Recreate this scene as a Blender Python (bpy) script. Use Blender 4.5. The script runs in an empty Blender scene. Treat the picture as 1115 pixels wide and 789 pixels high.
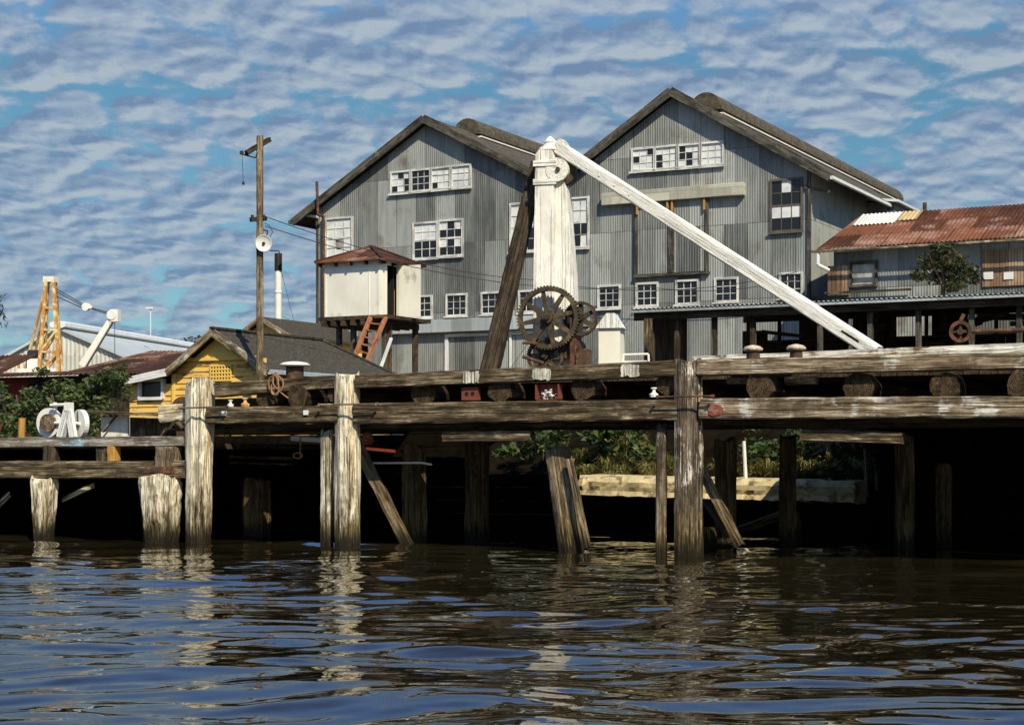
import bpy, math, random
import numpy as np
from mathutils import Vector, Matrix
R = math.radians
random.seed(7)
rng = np.random.default_rng(7)
sc = bpy.context.scene
C = sc.collection

# ------------------------------------------------------------------ camera
FPX, CX, HZ, EYE = 1825.0, 557.5, 494.0, 1.6     # photo pixels (1115 wide), horizon row, eye height
cam_d = bpy.data.cameras.new('camera'); cam = bpy.data.objects.new('camera', cam_d); C.objects.link(cam)
cam.location = (0, 0, EYE); cam.rotation_euler = (R(90), 0, 0)
cam_d.sensor_width = 36; cam_d.lens = FPX/1115*36; cam_d.shift_y = (HZ-394.5)/1115
cam_d.clip_start = .1; cam_d.clip_end = 5000
sc.camera = cam

# ------------------------------------------------------------------ sun + sky
SUN_AZ, SUN_EL = math.atan2(.36, -.93), R(42)
to_sun = Vector((math.sin(SUN_AZ)*math.cos(SUN_EL), math.cos(SUN_AZ)*math.cos(SUN_EL), math.sin(SUN_EL)))
sd = bpy.data.lights.new('sun', 'SUN'); sd.energy = 5.0; sd.angle = R(.5); sd.color = (1, .91, .72)
so = bpy.data.objects.new('sun', sd); C.objects.link(so); so.location = (20, -40, 40)
so.rotation_euler = (-to_sun).to_track_quat('-Z', 'Y').to_euler()
w = bpy.data.worlds.new('World'); sc.world = w; w.use_nodes = True
nt = w.node_tree; nt.nodes.clear()
def N(t, **k):
    n = nt.nodes.new(t)
    for a, b in k.items(): setattr(n, a, b)
    return n
def L(a, b): nt.links.new(a, b)
def M2(op, a, b=None, clamp=False):
    n = N('ShaderNodeMath', operation=op); n.use_clamp = clamp
    for i, v in enumerate((a, b)):
        if v is None: continue
        if isinstance(v, (int, float)): n.inputs[i].default_value = v
        else: L(v, n.inputs[i])
    return n.outputs[0]
def RAMP(src, stops, interp='LINEAR'):
    n = N('ShaderNodeValToRGB'); n.color_ramp.interpolation = interp
    el = n.color_ramp.elements
    while len(el) < len(stops): el.new(.5)
    for e, (p, c) in zip(el, stops):
        e.position = p; e.color = (c, c, c, 1) if isinstance(c, (int, float)) else (*c, 1)
    L(src, n.inputs[0]); return n.outputs[0]
sky = N('ShaderNodeTexSky', sky_type='NISHITA'); sky.sun_disc = False
sky.sun_elevation = SUN_EL; sky.sun_rotation = SUN_AZ; sky.air_density = 1.0; sky.dust_density = .3; sky.ozone_density = 3
tc = N('ShaderNodeTexCoord'); sp = N('ShaderNodeSeparateXYZ'); L(tc.outputs['Generated'], sp.inputs[0])
zz = M2('ADD', M2('MAXIMUM', sp.outputs[2], 0.0), .25)
cb = N('ShaderNodeCombineXYZ')
L(M2('MULTIPLY', M2('DIVIDE', sp.outputs[0], zz), 1.15), cb.inputs[0]); L(M2('MULTIPLY', M2('DIVIDE', sp.outputs[1], zz), 1.12), cb.inputs[1])
def cloudfield(off):
    va = N('ShaderNodeVectorMath', operation='ADD'); va.inputs[1].default_value = (off*.35, off, 0); L(cb.outputs[0], va.inputs[0])
    a = N('ShaderNodeTexNoise'); a.inputs['Scale'].default_value = 6; a.inputs['Detail'].default_value = 3; L(va.outputs[0], a.inputs[0])
    e_ = N('ShaderNodeTexNoise'); e_.inputs['Scale'].default_value = 22; e_.inputs['Detail'].default_value = 3; L(va.outputs[0], e_.inputs[0])
    w1 = N('ShaderNodeVectorMath', operation='MULTIPLY_ADD'); w1.inputs[1].default_value = (.10, .07, 0); L(a.outputs['Color'], w1.inputs[0]); L(va.outputs[0], w1.inputs[2])
    w2 = N('ShaderNodeVectorMath', operation='MULTIPLY_ADD'); w2.inputs[1].default_value = (.05, .05, 0); L(e_.outputs['Color'], w2.inputs[0]); L(w1.outputs[0], w2.inputs[2])
    b_ = N('ShaderNodeTexVoronoi', feature='SMOOTH_F1'); b_.inputs['Scale'].default_value = 13.5; b_.inputs['Smoothness'].default_value = .35; b_.inputs['Randomness'].default_value = .9; L(w2.outputs[0], b_.inputs[0])
    c_ = N('ShaderNodeTexNoise'); c_.inputs['Scale'].default_value = 26; c_.inputs['Detail'].default_value = 5; c_.inputs['Roughness'].default_value = .6; L(w1.outputs[0], c_.inputs[0])
    puff = M2('SUBTRACT', 1.0, M2('MULTIPLY', b_.outputs['Distance'], 1.35))
    return M2('ADD', M2('ADD', M2('MULTIPLY', puff, .50), M2('MULTIPLY', c_.outputs[0], .42)), M2('MULTIPLY', a.outputs[0], .30))
f0 = cloudfield(0.0); f1 = cloudfield(.018)
n2 = N('ShaderNodeTexNoise'); n2.inputs['Scale'].default_value = .9; n2.inputs['Detail'].default_value = 3; L(cb.outputs[0], n2.inputs[0])
s1 = M2('ADD', f0, M2('MULTIPLY', n2.outputs[0], .45))
cov = RAMP(s1, [(.47, 0.0), (.68, 1.0)], 'EASE')
high = RAMP(sp.outputs[2], [(.265, 1.0), (.36, .04)]); low = RAMP(sp.outputs[2], [(.02, .5), (.08, 1.0)])
cov = M2('MULTIPLY', M2('MULTIPLY', cov, high), low)
relief = M2('ADD', .5, M2('MULTIPLY', M2('SUBTRACT', f0, f1), 3.0))
shade = RAMP(relief, [(.05, (.42, .58, .78)), (.5, (.72, .86, .98)), (.95, (1.06, 1.14, 1.1))])
tint = N('ShaderNodeMix', data_type='RGBA', blend_type='MULTIPLY'); tint.inputs[0].default_value = 1
L(sky.outputs[0], tint.inputs[6]); L(RAMP(sp.outputs[2], [(.02, (.44, .62, .66)), (.22, (.42, .66, .66)), (.38, (1.1, 1.32, 1.65))]), tint.inputs[7])
cl = N('ShaderNodeMix', data_type='RGBA', blend_type='MULTIPLY'); cl.inputs[0].default_value = 1
L(shade, cl.inputs[6]); cl.inputs[7].default_value = (3.6, 3.95, 4.65, 1)
mx = N('ShaderNodeMix', data_type='RGBA'); L(M2('MULTIPLY', cov, .9), mx.inputs[0]); L(tint.outputs[2], mx.inputs[6]); L(cl.outputs[2], mx.inputs[7])
bg = N('ShaderNodeBackground'); bg.inputs[1].default_value = .1; L(mx.outputs[2], bg.inputs[0])
wo = N('ShaderNodeOutputWorld'); L(bg.outputs[0], wo.inputs[0])

sc.view_settings.view_transform = 'Standard'; sc.view_settings.look = 'None'
sc.view_settings.exposure = 0.16; sc.view_settings.gamma = 1; sc.view_settings.use_curve_mapping = False
sc.render.engine = 'CYCLES'; sc.cycles.max_bounces = 6; sc.cycles.use_denoising = True

# ------------------------------------------------------------------ frames
class Frame:
    """local frame: x runs right along a frontage, y runs away from the viewer, origin where pixel column px has depth d"""
    def __init__(s, px, d, ang):
        s.o = Vector(((px-CX)/FPX*d, d, 0)); s.a = -R(ang)
        s.e1 = Vector((math.cos(s.a), math.sin(s.a), 0)); s.e2 = Vector((-math.sin(s.a), math.cos(s.a), 0))
    def depth(s, px, back=0):
        t = (px-CX)/FPX; o = s.o + s.e2*back
        return (o.x*s.e2.x + o.y*s.e2.y)/(t*s.e2.x + s.e2.y)
    def at(s, px, py, back=0):
        d = s.depth(px, back); p = Vector(((px-CX)/FPX*d, d, EYE+(HZ-py)/FPX*d)) - s.o
        return Vector((p.dot(s.e1), p.dot(s.e2), p.z))
    def u(s, px, back=0): return s.at(px, 0, back).x
    def z(s, px, py, back=0): return s.at(px, py, back).z
    def world(s, p): return s.o + s.e1*p[0] + s.e2*p[1] + Vector((0, 0, p[2]))
WF = Frame(750, 26, 24.75)      # wharf edge
FF = Frame(882, 50, 28.0)       # big shed facade
WORLD = Frame(CX, 0, 0)

# ------------------------------------------------------------------ mesh builder
class MB:
    def __init__(s): s.v, s.f, s.g, s.m, s.mats = [], [], [], [], []
    def mesh(s, vs, fs, gs=None, mi=0):
        n = len(s.v); s.v += [tuple(v) for v in vs]
        s.g += [tuple(g) for g in gs] if gs else [tuple(v) for v in vs]
        s.f += [tuple(i+n for i in f) for f in fs]; s.m += [mi]*len(fs); return s
    def box(s, x0, x1, y0, y1, z0, z1, mi=0):
        vs = [(x, y, z) for x in (x0, x1) for y in (y0, y1) for z in (z0, z1)]
        dx, dy, dz = abs(x1-x0), abs(y1-y0), abs(z1-z0); m = max(dx, dy, dz)
        sd_ = random.random()*40
        def gr(v):
            if m == dx: return (v[0]+sd_, v[1]*10, v[2]*10)
            if m == dz: return (v[2]+sd_, v[1]*10, v[0]*10)
            return (v[1]+sd_, v[0]*10, v[2]*10)
        return s.mesh(vs, [(0,1,3,2),(4,6,7,5),(0,4,5,1),(2,3,7,6),(0,2,6,4),(1,5,7,3)], [gr(v) for v in vs], mi)
    def beam(s, p, q, w, h, up=(0,0,1), rough=0., seg=1, cham=.0, mi=0, w2=None, h2=None):
        p, q = Vector(p), Vector(q); d = q-p; ln = d.length; d.normalize(); up = Vector(up)
        if abs(d.dot(up)) > .97: up = Vector((0, 1, 0))
        a = d.cross(up).normalized(); b = a.cross(d).normalized()
        w2 = w if w2 is None else w2; h2 = h if h2 is None else h2
        c = cham
        prof = [(-.5+c, -.5), (.5-c, -.5), (.5, -.5+c), (.5, .5-c), (.5-c, .5), (-.5+c, .5), (-.5, .5-c), (-.5, -.5+c)] if c > 0 else [(-.5,-.5),(.5,-.5),(.5,.5),(-.5,.5)]
        if rough > 0 and c > 0:   # extra points along faces for grooves
            pr = []
            for i in range(len(prof)):
                x0, y0 = prof[i]; x1, y1 = prof[(i+1) % len(prof)]
                pr.append(prof[i])
                if abs(x1-x0)+abs(y1-y0) > .4:
                    for k in (.25, .5, .75): pr.append((x0+(x1-x0)*k, y0+(y1-y0)*k))
            prof = pr
        n = len(prof); sd_ = random.random()*50
        groove = [random.gauss(0, 1) for _ in range(n)]
        vs, gs, fs = [], [], []
        wob = [(random.gauss(0, 1), random.gauss(0, 1)) for _ in range(seg+1)]
        for k in range(seg+1):
            t = k/seg; ww = w+(w2-w)*t; hh = h+(h2-h)*t
            for j, (x, y) in enumerate(prof):
                r = 1 + rough*(groove[j]*.7 + random.gauss(0, .6))
                pt = p + d*(ln*t) + a*(x*ww*r + wob[k][0]*rough*w*.25) + b*(y*hh*r + wob[k][1]*rough*h*.25)
                if k in (0, seg) and rough > 0: pt += d*random.gauss(0, rough*.25)
                vs.append(pt); gs.append((ln*t+sd_, x*ww*10, y*hh*10))
        for k in range(seg):
            for j in range(n):
                fs.append((k*n+j, k*n+(j+1) % n, (k+1)*n+(j+1) % n, (k+1)*n+j))
        fs.append(tuple(range(n))[::-1]); fs.append(tuple(seg*n+j for j in range(n)))
        return s.mesh(vs, fs, gs, mi)
    def cyl(s, p, q, r0, r1=None, n=16, seg=1, rough=0., mi=0, caps=True):
        p, q = Vector(p), Vector(q); r1 = r0 if r1 is None else r1
        d = q-p; ln = d.length; d.normalize()
        up = Vector((0,0,1)) if abs(d.z) < .9 else Vector((1,0,0))
        a = d.cross(up).normalized(); b = a.cross(d).normalized(); sd_ = random.random()*50
        gv = [random.gauss(0, 1) for _ in range(n)]
        vs, gs, fs = [], [], []
        for k in range(seg+1):
            t = k/seg; r = r0+(r1-r0)*t
            for j in range(n):
                th = 2*math.pi*j/n; rr = r*(1+rough*(gv[j]+random.gauss(0, .5)))
                vs.append(p+d*(ln*t)+a*(math.cos(th)*rr)+b*(math.sin(th)*rr)); gs.append((ln*t+sd_, math.cos(th)*r*10, math.sin(th)*r*10))
        for k in range(seg):
            for j in range(n): fs.append((k*n+j, k*n+(j+1) % n, (k+1)*n+(j+1) % n, (k+1)*n+j))
        if caps: fs.append(tuple(range(n))[::-1]); fs.append(tuple(seg*n+j for j in range(n)))
        return s.mesh(vs, fs, gs, mi)
    def tube(s, pts, r, n=6, mi=0):
        for a, b in zip(pts[:-1], pts[1:]): s.cyl(a, b, r, n=n, mi=mi)
        return s
    def prism(s, poly, y0, y1, mi=0):
        """poly: (x, z) outline, extruded along y"""
        n = len(poly); vs = [(x, y0, z) for x, z in poly]+[(x, y1, z) for x, z in poly]
        fs = [tuple(range(n)), tuple(range(2*n-1, n-1, -1))]+[(i, i+n, (i+1) % n+n, (i+1) % n) for i in range(n)]
        return s.mesh(vs, fs, [(v[2], v[0]*10, v[1]*10) for v in vs], mi)
    def lathe(s, c, prof, n=20, mi=0):
        vs = [(c[0]+r*math.cos(2*math.pi*j/n), c[1]+r*math.sin(2*math.pi*j/n), c[2]+z) for r, z in prof for j in range(n)]
        fs = [(k*n+j, k*n+(j+1) % n, (k+1)*n+(j+1) % n, (k+1)*n+j) for k in range(len(prof)-1) for j in range(n)]
        fs += [tuple(range(n))[::-1], tuple((len(prof)-1)*n+j for j in range(n))]
        return s.mesh(vs, fs, None, mi)
    def corr(s, P0, U, V, pitch=.11, amp=.018, seg=6, nv=1, thick=.012, sag=0., mi=0):
        """corrugated sheet: corrugations counted along U, ribs running along V"""
        P0, U, V = Vector(P0), Vector(U), Vector(V); lu = U.length; nn = U.cross(V).normalized()
        if nn.z < 0: nn = -nn
        nu = max(2, int(lu/pitch*seg))
        for off in (0, -thick):
            vs, fs = [], []
            for i in range(nu+1):
                h = math.sin(2*math.pi*i/seg)*amp
                for j in range(nv+1):
                    vs.append(P0+U*(i/nu)+V*(j/nv)+nn*(h+off - sag*math.sin(math.pi*i/nu)))
            for i in range(nu):
                for j in range(nv):
                    a = i*(nv+1)+j; fs.append((a, a+1, a+nv+2, a+nv+1))
            s.mesh(vs, fs, None, mi)
        return s
    def build(s, name, mat, parent=None, frame=None, base=None, smooth=False, label=None, cat=None, group=None, kind=None):
        v = np.array(s.v, dtype=float)
        if parent is not None: base = Vector(parent['_b']) if '_b' in parent else Vector((0,0,0)); frame = None
        elif base is None: base = Vector(((v[:,0].min()+v[:,0].max())/2, (v[:,1].min()+v[:,1].max())/2, v[:,2].min()))
        else: base = Vector(base)
        me = bpy.data.meshes.new(name); me.from_pydata([tuple(x) for x in (v-np.array(base))], [], s.f)
        for m in (mat if isinstance(mat, (list, tuple)) else [mat]): me.materials.append(m)
        if isinstance(mat, (list, tuple)): me.polygons.foreach_set('material_index', s.m)
        at = me.attributes.new('grain', 'FLOAT_VECTOR', 'POINT'); at.data.foreach_set('vector', np.array(s.g, dtype=np.float32).ravel())
        if smooth: me.polygons.foreach_set('use_smooth', [True]*len(me.polygons))
        me.update(); o = bpy.data.objects.new(name, me); C.objects.link(o)
        if parent is not None: o.parent = parent; o['_b'] = tuple(base)
        else:
            fr = frame or WORLD; o.location = fr.world(base); o.rotation_euler = (0, 0, fr.a); o['_b'] = tuple(base)
        tag(o, label, cat, group, kind); return o
def tag(o, label=None, cat=None, group=None, kind=None):
    if label: o['label'] = label
    if cat: o['category'] = cat
    if group: o['group'] = group
    if kind: o['kind'] = kind
    return o
def thing(name, label, cat, frame, base, group=None):
    o = bpy.data.objects.new(name, None); C.objects.link(o); o.empty_display_size = .3
    o.location = frame.world(base); o.rotation_euler = (0, 0, frame.a); o['_b'] = tuple(base)
    return tag(o, label, cat, group)

# ------------------------------------------------------------------ materials
def mat(name):
    global nt
    m = bpy.data.materials.new(name); m.use_nodes = True; nt = m.node_tree
    return m, nt.nodes['Principled BSDF']
def noise(vec, scale, detail=4, rough=.55, vs=None):
    n = N('ShaderNodeTexNoise'); n.inputs['Scale'].default_value = scale; n.inputs['Detail'].default_value = detail; n.inputs['Roughness'].default_value = rough
    if vs:
        mp = N('ShaderNodeVectorMath', operation='MULTIPLY'); mp.inputs[1].default_value = vs; L(vec, mp.inputs[0]); vec = mp.outputs[0]
    L(vec, n.inputs['Vector']); return n.outputs[0]
def mixc(fac, a, b, mode='MIX'):
    n = N('ShaderNodeMix', data_type='RGBA', blend_type=mode)
    for i, v in ((0, fac), (6, a), (7, b)):
        if isinstance(v, (int, float)): n.inputs[i].default_value = v
        elif isinstance(v, tuple): n.inputs[i].default_value = (*v, 1)
        else: L(v, n.inputs[i])
    return n.outputs[2]
def bump(b, h, strength=.5, dist=.02):
    n = N('ShaderNodeBump'); n.inputs['Strength'].default_value = strength; n.inputs['Distance'].default_value = dist
    L(h, n.inputs['Height']); L(n.outputs[0], b.inputs['Normal'])
def gpos(): return N('ShaderNodeNewGeometry').outputs['Position']
def opos(): return N('ShaderNodeTexCoord').outputs['Object']
def attr():
    n = N('ShaderNodeAttribute'); n.attribute_name = 'grain'; return n.outputs['Vector']

def wood(name, dark, mid, light, lo=.35, hi=.62, paint=None, pcut=.5, tide=False, rust=False, stain=.8, crk=.8):
    m, b = mat(name); g = attr()
    st = noise(g, 1.0, 6, .7, (1.5, .9, .9)); fine = noise(g, 4.5, 5, .7, (.4, 1.2, 1.2)); pch = noise(gpos(), 1.9, 5, .65)
    mixv = M2('ADD', M2('MULTIPLY', st, .55), M2('MULTIPLY', fine, .45))
    col = RAMP(mixv, [(lo, dark), ((lo+hi)/2, mid), (hi, light)])
    if paint:
        pm = RAMP(M2('ADD', M2('MULTIPLY', pch, .6), M2('MULTIPLY', fine, .4)), [(pcut-.02, 0.), (pcut+.02, 1.)])
        col = mixc(pm, col, paint)
    if stain:
        sn = M2('ADD', M2('MULTIPLY', noise(g, .9, 6, .7, (1.1, .45, .45)), .6), M2('MULTIPLY', noise(gpos(), 3.2, 5, .7), .4))
        col = mixc(RAMP(sn, [(.49, 0.), (.57, stain)]), col, tuple(x*.30 for x in mid))
    crack = RAMP(noise(g, 5.5, 3, .6, (.10, .9, .9)), [(.38, 1.), (.43, 0.)])
    col = mixc(M2('MULTIPLY', crack, crk), col, (.012, .009, .006))
    if rust:
        rm = RAMP(noise(g, 1.4, 4, .6, (.22, .8, .8)), [(.58, 0.), (.66, 1.)])
        col = mixc(M2('MULTIPLY', rm, .7), col, (.40, .20, .05))
    if tide:
        spz = N('ShaderNodeSeparateXYZ'); L(gpos(), spz.inputs[0])
        zt = M2('ADD', spz.outputs[2], M2('MULTIPLY', M2('SUBTRACT', st, .5), 3.2))
        wet = RAMP(zt, [(.30, .95), (1.0, 0.)])
        algae = mixc(RAMP(mixv, [(.42, 0.), (.58, 1.)]), (.012, .008, .003), (.20, .14, .045))
        col = mixc(wet, col, algae)
        damp = RAMP(M2('ADD', spz.outputs[2], M2('MULTIPLY', M2('SUBTRACT', fine, .5), 1.0)), [(.16, .95), (.40, 0.)])
        col = mixc(damp, col, (.012, .010, .004))
    L(col, b.inputs['Base Color']); b.inputs['Roughness'].default_value = .85; b.inputs['Specular IOR Level'].default_value = .2
    bump(b, M2('SUBTRACT', mixv, M2('MULTIPLY', crack, .5)), 1.0, .03); return m
M = {}
M['pile_white'] = wood('weathered_pile_white', (.13, .08, .03), (.64, .52, .31), (.90, .82, .60), .37, .52, tide=True, rust=True, stain=.6)
M['pile_grey'] = wood('weathered_pile_grey', (.04, .026, .014), (.19, .135, .075), (.44, .35, .22), .36, .62, tide=True)
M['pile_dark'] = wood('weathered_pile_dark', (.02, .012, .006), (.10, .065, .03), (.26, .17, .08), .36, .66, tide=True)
M['pile_half'] = wood('weathered_pile_half', (.035, .025, .018), (.12, .09, .055), (.36, .29, .2), .36, .64, paint=(.72, .63, .50), pcut=.56, tide=True)
M['pile_green'] = wood('painted_pile_green', (.08, .055, .03), (.36, .31, .2), (.80, .72, .52), .34, .56, paint=(.05, .14, .05), pcut=.58, tide=True)
M['beam'] = wood('grey_beam', (.022, .014, .006), (.13, .094, .048), (.50, .41, .27), .41, .64)
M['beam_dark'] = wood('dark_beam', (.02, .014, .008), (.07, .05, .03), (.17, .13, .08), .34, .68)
M['beam_pale'] = wood('pale_beam', (.035, .024, .012), (.21, .15, .085), (.52, .43, .29), .38, .61, paint=(.66, .62, .52), pcut=.57)
M['kerb'] = wood('flaking_white_kerb', (.04, .025, .012), (.18, .12, .06), (.35, .25, .15), .36, .62, paint=(.82, .78, .64), pcut=.455, rust=True, stain=.35)
M['log'] = wood('log', (.02, .012, .005), (.11, .07, .033), (.26, .18, .09), .38, .66)
nt = M['log'].node_tree; b = nt.nodes['Principled BSDF']; src = b.inputs['Base Color'].links[0].from_socket
sg = N('ShaderNodeSeparateXYZ'); L(attr(), sg.inputs[0]); cg = N('ShaderNodeCombineXYZ'); L(sg.outputs[1], cg.inputs[0]); L(sg.outputs[2], cg.inputs[1])
wvn = N('ShaderNodeTexWave', wave_type='RINGS', rings_direction='Z'); wvn.inputs['Scale'].default_value = 1.1; wvn.inputs['Distortion'].default_value = 2.5; wvn.inputs['Detail'].default_value = 3; L(cg.outputs[0], wvn.inputs[0])
at2 = N('ShaderNodeMath', operation='ARCTAN2'); L(sg.outputs[1], at2.inputs[0]); L(sg.outputs[2], at2.inputs[1])
c2 = N('ShaderNodeCombineXYZ'); L(at2.outputs[0], c2.inputs[0]); rc_ = RAMP(noise(c2.outputs[0], 2.6, 3, .7), [(.36, .15), (.42, 1.)])
c3_ = mixc(.55, src, wvn.outputs['Color'], 'MULTIPLY'); L(mixc(1.0, c3_, rc_, 'MULTIPLY'), b.inputs['Base Color'])
M['rail'] = wood('faded_paint_rail', (.06, .045, .03), (.25, .21, .15), (.55, .50, .42), .36, .6, paint=(.42, .58, .60), pcut=.58)
M['worn_paint'] = wood('worn_square_paint', (.10, .08, .05), (.45, .42, .32), (.74, .70, .56), .36, .52, stain=.6)
M['barge'] = wood('barge_timber', (.03, .025, .018), (.09, .08, .06), (.2, .18, .14), .33, .66, paint=(.55, .55, .5), pcut=.64)
M['crane_white'] = wood('flaking_white_timber', (.50, .44, .31), (.80, .76, .62), (.86, .82, .70), .28, .42, stain=.22, crk=.25)
M['white_wood'] = wood('white_trim', (.4, .37, .28), (.70, .68, .6), (.80, .79, .72), .28, .46, stain=.15, crk=.3)
M['yellow'] = None
M['sash'] = wood('weathered_sash_paint', (.2, .18, .14), (.55, .53, .46), (.72, .71, .64), .34, .5, stain=.5, crk=.5)
M['orange'] = wood('orange_ladder', (.16, .06, .03), (.36, .14, .06), (.48, .22, .11), .3, .6, stain=.2, crk=.3)

def simple(name, col, rough=.7, var=.25, scale=3, metal=0, rustc=None, rcut=.6, bmp=0., stretch=None):
    m, b = mat(name); p = opos()
    n = noise(p, scale, 5, .6, stretch)
    c = mixc(RAMP(n, [(.3, 0.), (.7, 1.)]), tuple(x*(1-var) for x in col), tuple(min(1, x*(1+var)) for x in col))
    if rustc:
        c = mixc(RAMP(noise(p, scale*.8, 6, .65, stretch), [(rcut-.04, 0.), (rcut+.04, 1.)]), c, rustc)
    L(c, b.inputs['Base Color']); b.inputs['Roughness'].default_value = rough; b.inputs['Metallic'].default_value = metal
    b.inputs['Specular IOR Level'].default_value = .3
    if bmp: bump(b, n, bmp, .02)
    return m
M['iron'] = simple('rusty_iron', (.06, .035, .02), .8, .5, 9, rustc=(.16, .06, .025), rcut=.55, bmp=.4)
M['gear'] = simple('rusty_gear_iron', (.045, .034, .018), .7, .5, 7, rustc=(.12, .075, .03), rcut=.58, bmp=.4)
M['black'] = simple('black_metal', (.02, .018, .016), .6, .3)
M['wire'] = simple('wire', (.05, .05, .055), .6, .1)
M['white'] = simple('white_paint', (.72, .70, .62), .5, .1, 4, rustc=(.35, .3, .2), rcut=.72)
M['hutwhite'] = simple('hut_white_sheet', (.76, .73, .60), .6, .13, 1.2, rustc=(.40, .37, .26), rcut=.63, stretch=(1, 1, .6))
M['crane_y'] = simple('rusty_cream_paint', (.66, .52, .26), .6, .15, 3, rustc=(.46, .22, .05), rcut=.47)
M['concrete'] = simple('pale_concrete', (.50, .41, .22), .9, .3, 4, rustc=(.20, .15, .08), rcut=.56, bmp=.8)
M['dark_in'] = simple('dark_interior', (.012, .011, .01), .95, .2)  # near-black colour stands in for shade in openings, holes and splits
M['brick'] = simple('red_brick', (.17, .045, .025), .8, .3, 20)
M['gutter'] = simple('pale_gutter', (.62, .64, .62), .5, .12, 4)
M['gutter_blue'] = simple('blue_grey_gutter', (.30, .36, .40), .5, .2, 4)
M['roofdark'] = simple('dark_shingle', (.045, .04, .028), .95, .45, 14, rustc=(.085, .075, .055), rcut=.58, bmp=.5)
M['rooffibro'] = simple('mossy_fibro', (.085, .07, .045), .9, .4, 6, rustc=(.045, .038, .028), rcut=.55, bmp=.4)
M['ochre'] = simple('ochre_board', (.42, .22, .05), .8, .2, 5)
M['rope'] = simple('rope', (.28, .15, .07), .9, .3, 20)
M['mud'] = simple('mud_bank', (.008, .006, .0035), .95, .5, 2.5, bmp=1.0)  # near-black base puts the deep shade under the deck into the colour
M['earth'] = simple('bare_earth', (.12, .10, .06), .95, .35, .8, bmp=.5)
M['redwall'] = simple('red_wall', (.20, .03, .018), .75, .25, 4)
M['ridge_white'] = simple('white_ridge', (.68, .70, .68), .5, .1)

def corrm(name, base, var, rust=None, rcut=.68, sheet=(.76, 2.3), streak=.3, white=None, rough=.55, spec=.4, axis='xz'):
    m, b = mat(name); p = opos()
    s3 = N('ShaderNodeSeparateXYZ'); L(p, s3.inputs[0]); c3 = N('ShaderNodeCombineXYZ')
    L(s3.outputs[0], c3.inputs[0]); L(s3.outputs[2 if axis == 'xz' else 1], c3.inputs[1])
    br = N('ShaderNodeTexBrick'); br.offset = .5; br.inputs['Scale'].default_value = 1; br.inputs['Mortar Size'].default_value = .012
    br.inputs['Brick Width'].default_value = sheet[0]; br.inputs['Row Height'].default_value = sheet[1]
    br.inputs['Color1'].default_value = (0, 0, 0, 1); br.inputs['Color2'].default_value = (1, 1, 1, 1); br.inputs['Mortar'].default_value = (.0, .0, .0, 1)
    L(c3.outputs[0], br.inputs[0])
    st = noise(p, 2.2, 5, .65, (3, 3, .35) if axis == 'xz' else (3, .35, 3)); big = noise(p, .35, 4, .6)
    v = M2('ADD', M2('MULTIPLY', br.outputs[0], .42), M2('ADD', M2('MULTIPLY', st, streak*1.6), M2('MULTIPLY', big, .42)))
    col = RAMP(v, [(.42, tuple(x*(1-var) for x in base)), (.62, base), (.84, tuple(min(1, x*(1+var)) for x in base))])
    if white: col = mixc(RAMP(noise(p, .9, 6, .7), [(.60, 0.), (.68, .6)]), col, white)
    if rust:
        rn = M2('ADD', M2('MULTIPLY', noise(p, 1.1, 6, .65, (1.3, 1.3, .8)), .8), M2('MULTIPLY', br.outputs[0], .12))
        col = mixc(RAMP(rn, [(rcut-.09, 0.), (rcut+.04, .85)]), col, rust)
    L(col, b.inputs['Base Color']); b.inputs['Roughness'].default_value = rough; b.inputs['Specular IOR Level'].default_value = spec
    bump(b, M2('ADD', M2('MULTIPLY', noise(p, 3, 3), .5), M2('MULTIPLY', br.outputs['Fac'], -.6)), .35, .02); return m
M['zinc'] = corrm('weathered_zinc_sheet', (.196, .204, .182), .6, rust=(.13, .095, .06), rcut=.61)
M['zinc_pale'] = corrm('pale_zinc_sheet', (.33, .36, .35), .3, rust=(.36, .25, .10), rcut=.68)
M['zinc_fade'] = corrm('faded_shed_sheet', (.50, .50, .42), .2, rust=(.38, .18, .06), rcut=.58, sheet=(1.0, 2.0))
M['rust'] = corrm('rusty_roof_sheet', (.115, .043, .02), .6, rust=(.30, .20, .15), rcut=.57, sheet=(.9, 1.0), axis='xy', rough=.8, spec=.15)
M['rust_dark'] = corrm('dark_rusty_roof', (.06, .028, .018), .5, rust=(.32, .22, .16), rcut=.60, axis='xy', rough=.8, spec=.15)
M['ochre_sheet'] = corrm('ochre_stained_sheet', (.42, .30, .14), .3, rust=(.2, .09, .03), rcut=.6, axis='xy')
M['tan_board'] = corrm('tan_board', (.40, .38, .29), .3, rust=(.35, .22, .08), rcut=.62, sheet=(2, 1))
M['silver'] = corrm('new_silver_sheet', (.62, .60, .52), .15, rust=(.42, .24, .08), rcut=.64, axis='xy')
M['shedroof'] = corrm('grey_blue_roof', (.44, .48, .47), .15, axis='xy', sheet=(3, 6))
M['timber_clad'] = corrm('brown_board_cladding', (.24, .14, .07), .45, rust=(.42, .32, .2), rcut=.58, sheet=(.16, 3))

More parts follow.
